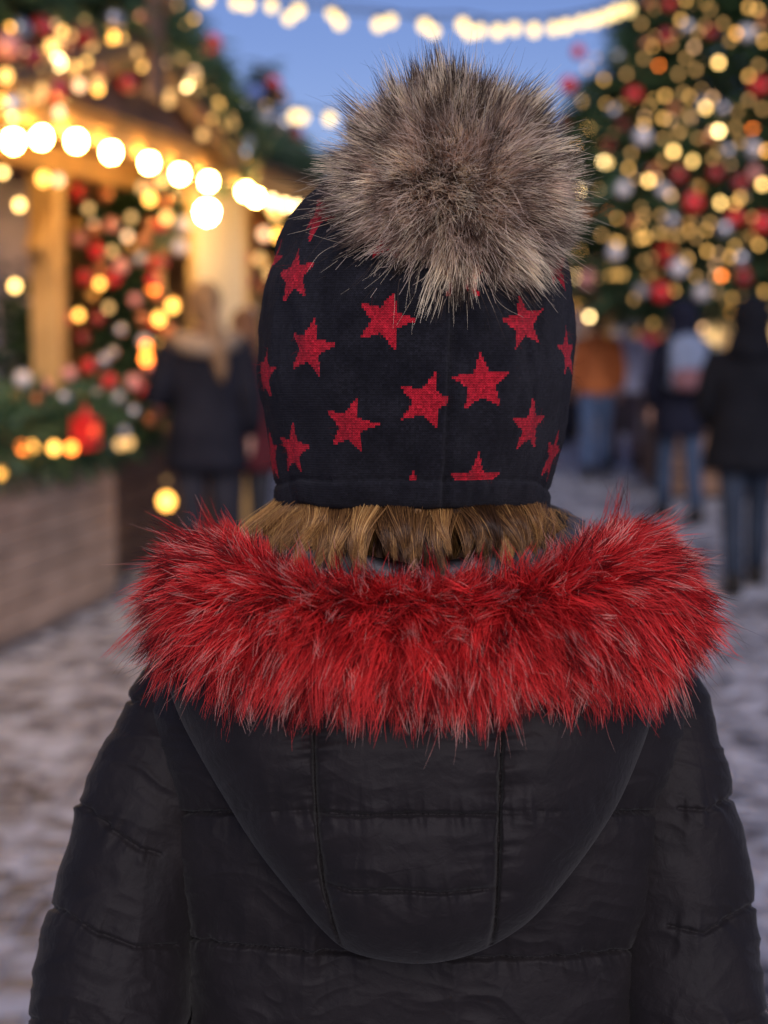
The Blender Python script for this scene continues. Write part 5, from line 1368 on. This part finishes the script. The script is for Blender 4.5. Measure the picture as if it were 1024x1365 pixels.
walker('small far figure with a white hat and mustard jacket in the crowd', 826, 578, 1.70, R(185), ('mustard_jacket', (.42, .22, .05)), .80, ('grey_trousers', (.03, .03, .035)), head='cap', hairc=('white_wool', (.70, .68, .66)), arms=(0, 1), step=.1, seed=10)
walker('small far figure in a red anorak at the back of the crowd', 858, 572, 1.64, R(160), ('red_anorak', (.34, .03, .03)), .84, ('grey_trousers', (.03, .03, .035)), head='bob', hairc=('chestnut_hair', (.09, .045, .025)), arms=(2, 0), step=.1, seed=11)
walker('small far figure in a cream parka left of the rust jacket', 752, 592, 1.70, R(20), ('cream_parka', (.52, .44, .33)), .74, ('black_trousers', (.016, .016, .022)), head='hood', arms=(2, 2), step=.12, seed=12)
# backpack
bl = bp_p.location
pk = empty('backpack', (bl.x + .01, bl.y - .245, 1.06), R(3)); tag(pk, 'pale blue-grey backpack with a dusky pink lower pocket on the back of the dark jacket', 'backpack')
mb = MB(); mb.loft([(0, 0, 0), (0, 0, .03), (0, 0, .22), (0, 0, .36), (0, 0, .42), (0, .01, .44)], [(.12, .06), (.155, .085), (.16, .09), (.15, .08), (.11, .05), (.04, .02)], 22, 0, (0, 1, 0)); mb.obj('pack_body', cloth('pale_blue_nylon', (.12, .15, .22)), pk, True)
mb = MB(); mb.loft([(0, -.05, .01), (0, -.06, .04), (0, -.06, .14), (0, -.05, .165)], [(.10, .04), (.135, .06), (.135, .06), (.11, .04)], 20, 0, (0, 1, 0)); mb.obj('pocket', cloth('dusky_pink_nylon', (.13, .065, .075)), pk, True)
for sx in (-1, 1):
    mb = MB(); mb.loft([(sx * .10, .03, .40), (sx * .115, .13, .43), (sx * .12, .30, .36), (sx * .13, .33, .22), (sx * .14, .20, .06), (sx * .13, .04, .03)], [(.022, .006)] * 6, 8, 0, (0, 1, 0)); mb.obj('strap', cloth('pale_blue_nylon', (.12, .15, .22)), pk, True)
# ---- far stall under the tree and the houses closing the square --------------
S3 = empty('market_stall', (2.2, 27.5, 0), R(3)); tag(S3, 'distant stall with a warm-lit counter beyond the crowd under the tall fir', 'market stall')
def s3(name, boxes, mat):
    mb = MB()
    for lo, hi in boxes: mb.box(lo, hi)
    return mb.obj(name, mat, S3, bevel=.005)
s3('counter', [((0, 0, .05 + k * .15), (3.6, .03, .05 + k * .15 + .142)) for k in range(6)], M_counter); s3('counter_top', [((-.05, -.05, .96), (3.65, .6, 1.0))], M_warmwood)
for x_ in (.05, 3.45):
    for y_ in (.06, 1.7): s3('post', [((x_, y_, 1.001 if y_ < 1 else 0), (x_ + .12, y_ + .12, 2.45))], M_post)
s3('back_wall', [((k * .2, 1.85, 0), (k * .2 + .192, 1.88, 2.45)) for k in range(18)], M_warmwood); s3('roof', [((-.3, -.45, 2.46), (3.9, 2.1, 2.54))], M_darkwood); s3('fascia', [((-.3, -.49, 2.38), (3.9, -.452, 2.58))], M_warmwood)
light_string('row of bulbs inside the distant stall beyond the crowd', [(np.array([2.35 + k * .42, 27.6, 1.66 + .09 * (k % 3)]), 'white' if k % 2 else 'amber', .065) for k in range(8)], sockets=True, sag=.04)
light_string('row of bulbs along the roof edge of the distant stall', [(np.array([2.25 + k * .42, 26.95, 2.30]), 'white', .04) for k in range(9)], sockets=True, sag=.04)
M_win = emit('lit_window', (1, .62, .25), 1.6); M_tile = simple('snowy_tiles', (.40, .40, .44), (.22, .18, .18), .8, 2)
HW = [('ochre', (.40, .27, .12)), ('dusty rose', (.36, .20, .17)), ('grey green', (.22, .25, .21)), ('cream', (.45, .39, .29)), ('brick red', (.28, .10, .07)), ('pale blue', (.24, .29, .36)), ('sand', (.42, .33, .21))]
for i, (nm, c_) in enumerate(HW):
    h_ = 4.1 + .25 * (i % 2); x0 = -4 + i * 6.4; yy = 48 + i if i < 4 else 46 - (i - 4) * 3.5; hm = cloth(nm.replace(' ', '_') + '_plaster', c_)
    o = empty('town_house', (x0, yy, 0), 0 if i < 4 else R(-25)); tag(o, 'low %s house with lit windows closing the far end of the square' % nm, 'house')
    mb = MB(); mb.box((0, 0, 0), (6.2, 7, h_)); mb.obj('wall', hm, o)
    mb = MB(); vs = [(-.15, -.25, h_ + .002), (6.35, -.25, h_ + .002), (6.35, 7.25, h_ + .002), (-.15, 7.25, h_ + .002), (-.15, 3.5, h_ + 1.3), (6.35, 3.5, h_ + 1.3)]
    mb.add(vs, [(0, 1, 5, 4), (2, 3, 4, 5), (0, 4, 3), (1, 2, 5), (3, 2, 1, 0)]); mb.obj('roof', M_tile, o)
    for k in range(3):
        for z in (.9, 2.6):
            x = .9 + k * 1.8; mb = MB(); mb.box((x - .06, -.06, z - .06), (x + .86, -.002, z)); mb.box((x - .06, -.06, z + 1.1), (x + .86, -.002, z + 1.16)); mb.box((x - .06, -.06, z + .001), (x, -.002, z + 1.099)); mb.box((x + .8, -.06, z + .001), (x + .86, -.002, z + 1.099)); mb.box((x + .375, -.05, z + .001), (x + .425, -.002, z + 1.099))
            f = mb.obj('window', M_post, o); mb = MB(); mb.box((x + .002, -.012, z + .002), (x + .798, -.004, z + 1.098)); mb.obj('pane', M_win, f)

# ------------------------------------------------------------------ labels for the baubles
WH = {'tall': ('on the tall right-hand fir', [(-99, 'top'), (75, 'by the pom-pom top'), (150, 'beside the pom-pom'), (270, 'by the pom-pom fringe'), (335, 'beside the hat crown'), (390, 'lowest boughs')]),
      'bough': ('in the roof boughs', [(-99, 'top'), (48, 'upper'), (90, 'lower')]),
      'behind': ('on the fir behind the stall roof', [(-99, 'in the top fringe'), (42, 'in the upper boughs'), (85, 'low near the roof')]),
      'small': ('on the small pointed fir', [(-99, 'by its tip'), (150, 'half way up'), (190, 'low down')]),
      'inside': ('on the fir inside the stall', [(-99, 'at its top'), (310, 'at mid height'), (372, 'in its lower half')]),
      'swag': ('in the swag beside the ponytailed woman', [(-99, 'upper part'), (330, 'middle part'), (420, 'lower part')]),
      'counter': ('in the counter garland', [(-99, 'upper row'), (515, 'middle row'), (560, 'bottom row')]),
      'end': ('on the far post garland', [(-99, 'upper'), (348, 'lower')])}
bpy.context.view_layer.update()
cells = {}
for o, colour, where in BAUB:
    x_, y_, _ = proj(o.location); nm, zones = WH[where]
    zi = [z for z in zones if y_ >= z[0]][-1][1]
    cells.setdefault((colour, where, zi), []).append((x_, o))
ORD = ['leftmost', 'second from left', 'third from left', 'fourth from left', 'fifth from left', 'sixth from left', 'seventh from left']
for (colour, where, zi), lst in cells.items():
    lst.sort(key=lambda t: t[0])
    for i, (x_, o) in enumerate(lst):
        pre = '' if len(lst) == 1 else ', ' + (ORD[i] if i < len(lst) - 1 else 'rightmost')
        o['label'] = '%s bauble %s, %s%s' % (colour, WH[where][0], zi, pre); o['category'] = 'bauble'; o['group'] = 'baubles ' + WH[where][0]
# ------------------------------------------------------------------ world, sun, render
w = bpy.data.worlds.new('World'); SC.world = w; w.use_nodes = True
nt = w.node_tree; nt.nodes.clear()
sky = nt.nodes.new('ShaderNodeTexSky'); sky.sky_type = 'NISHITA'; sky.sun_disc = False
SUN_EL, SUN_AZ = R(22.0), R(172)          # low, behind the camera
sky.sun_elevation = SUN_EL; sky.sun_rotation = SUN_AZ
sky.air_density = 1.0; sky.dust_density = 0.1; sky.ozone_density = 6.0
bg = nt.nodes.new('ShaderNodeBackground'); bg.inputs[1].default_value = 0.085
wo = nt.nodes.new('ShaderNodeOutputWorld')
tintn = nt.nodes.new('ShaderNodeMix'); tintn.data_type = 'RGBA'; tintn.blend_type = 'MULTIPLY'; tintn.inputs[0].default_value = 1; tintn.inputs[7].default_value = (1.10, .84, 1.02, 1)
nt.links.new(sky.outputs[0], tintn.inputs[6]); nt.links.new(tintn.outputs[2], bg.inputs[0]); nt.links.new(bg.outputs[0], wo.inputs[0])
sd = bpy.data.lights.new('sun', 'SUN'); sun = bpy.data.objects.new('sun', sd); C.objects.link(sun)
sd.energy = 3.0; sd.angle = R(40); sd.color = (1, .90, .90)
az = SUN_AZ
sdir = Vector((math.sin(az) * math.cos(R(25)), math.cos(az) * math.cos(R(25)), math.sin(R(25))))
sun.rotation_euler = sdir.to_track_quat('Z', 'Y').to_euler()
SC.view_settings.view_transform = 'Standard'; SC.view_settings.look = 'None'
SC.view_settings.exposure = 0.0; SC.view_settings.gamma = 1.0
cy = SC.cycles
cy.use_denoising = True; cy.max_bounces = 10; cy.diffuse_bounces = 6; cy.glossy_bounces = 3; cy.transmission_bounces = 6; cy.transparent_max_bounces = 4
cy.sample_clamp_indirect = 4.0; cy.use_adaptive_sampling = False; cy.caustics_reflective = False; cy.caustics_refractive = False
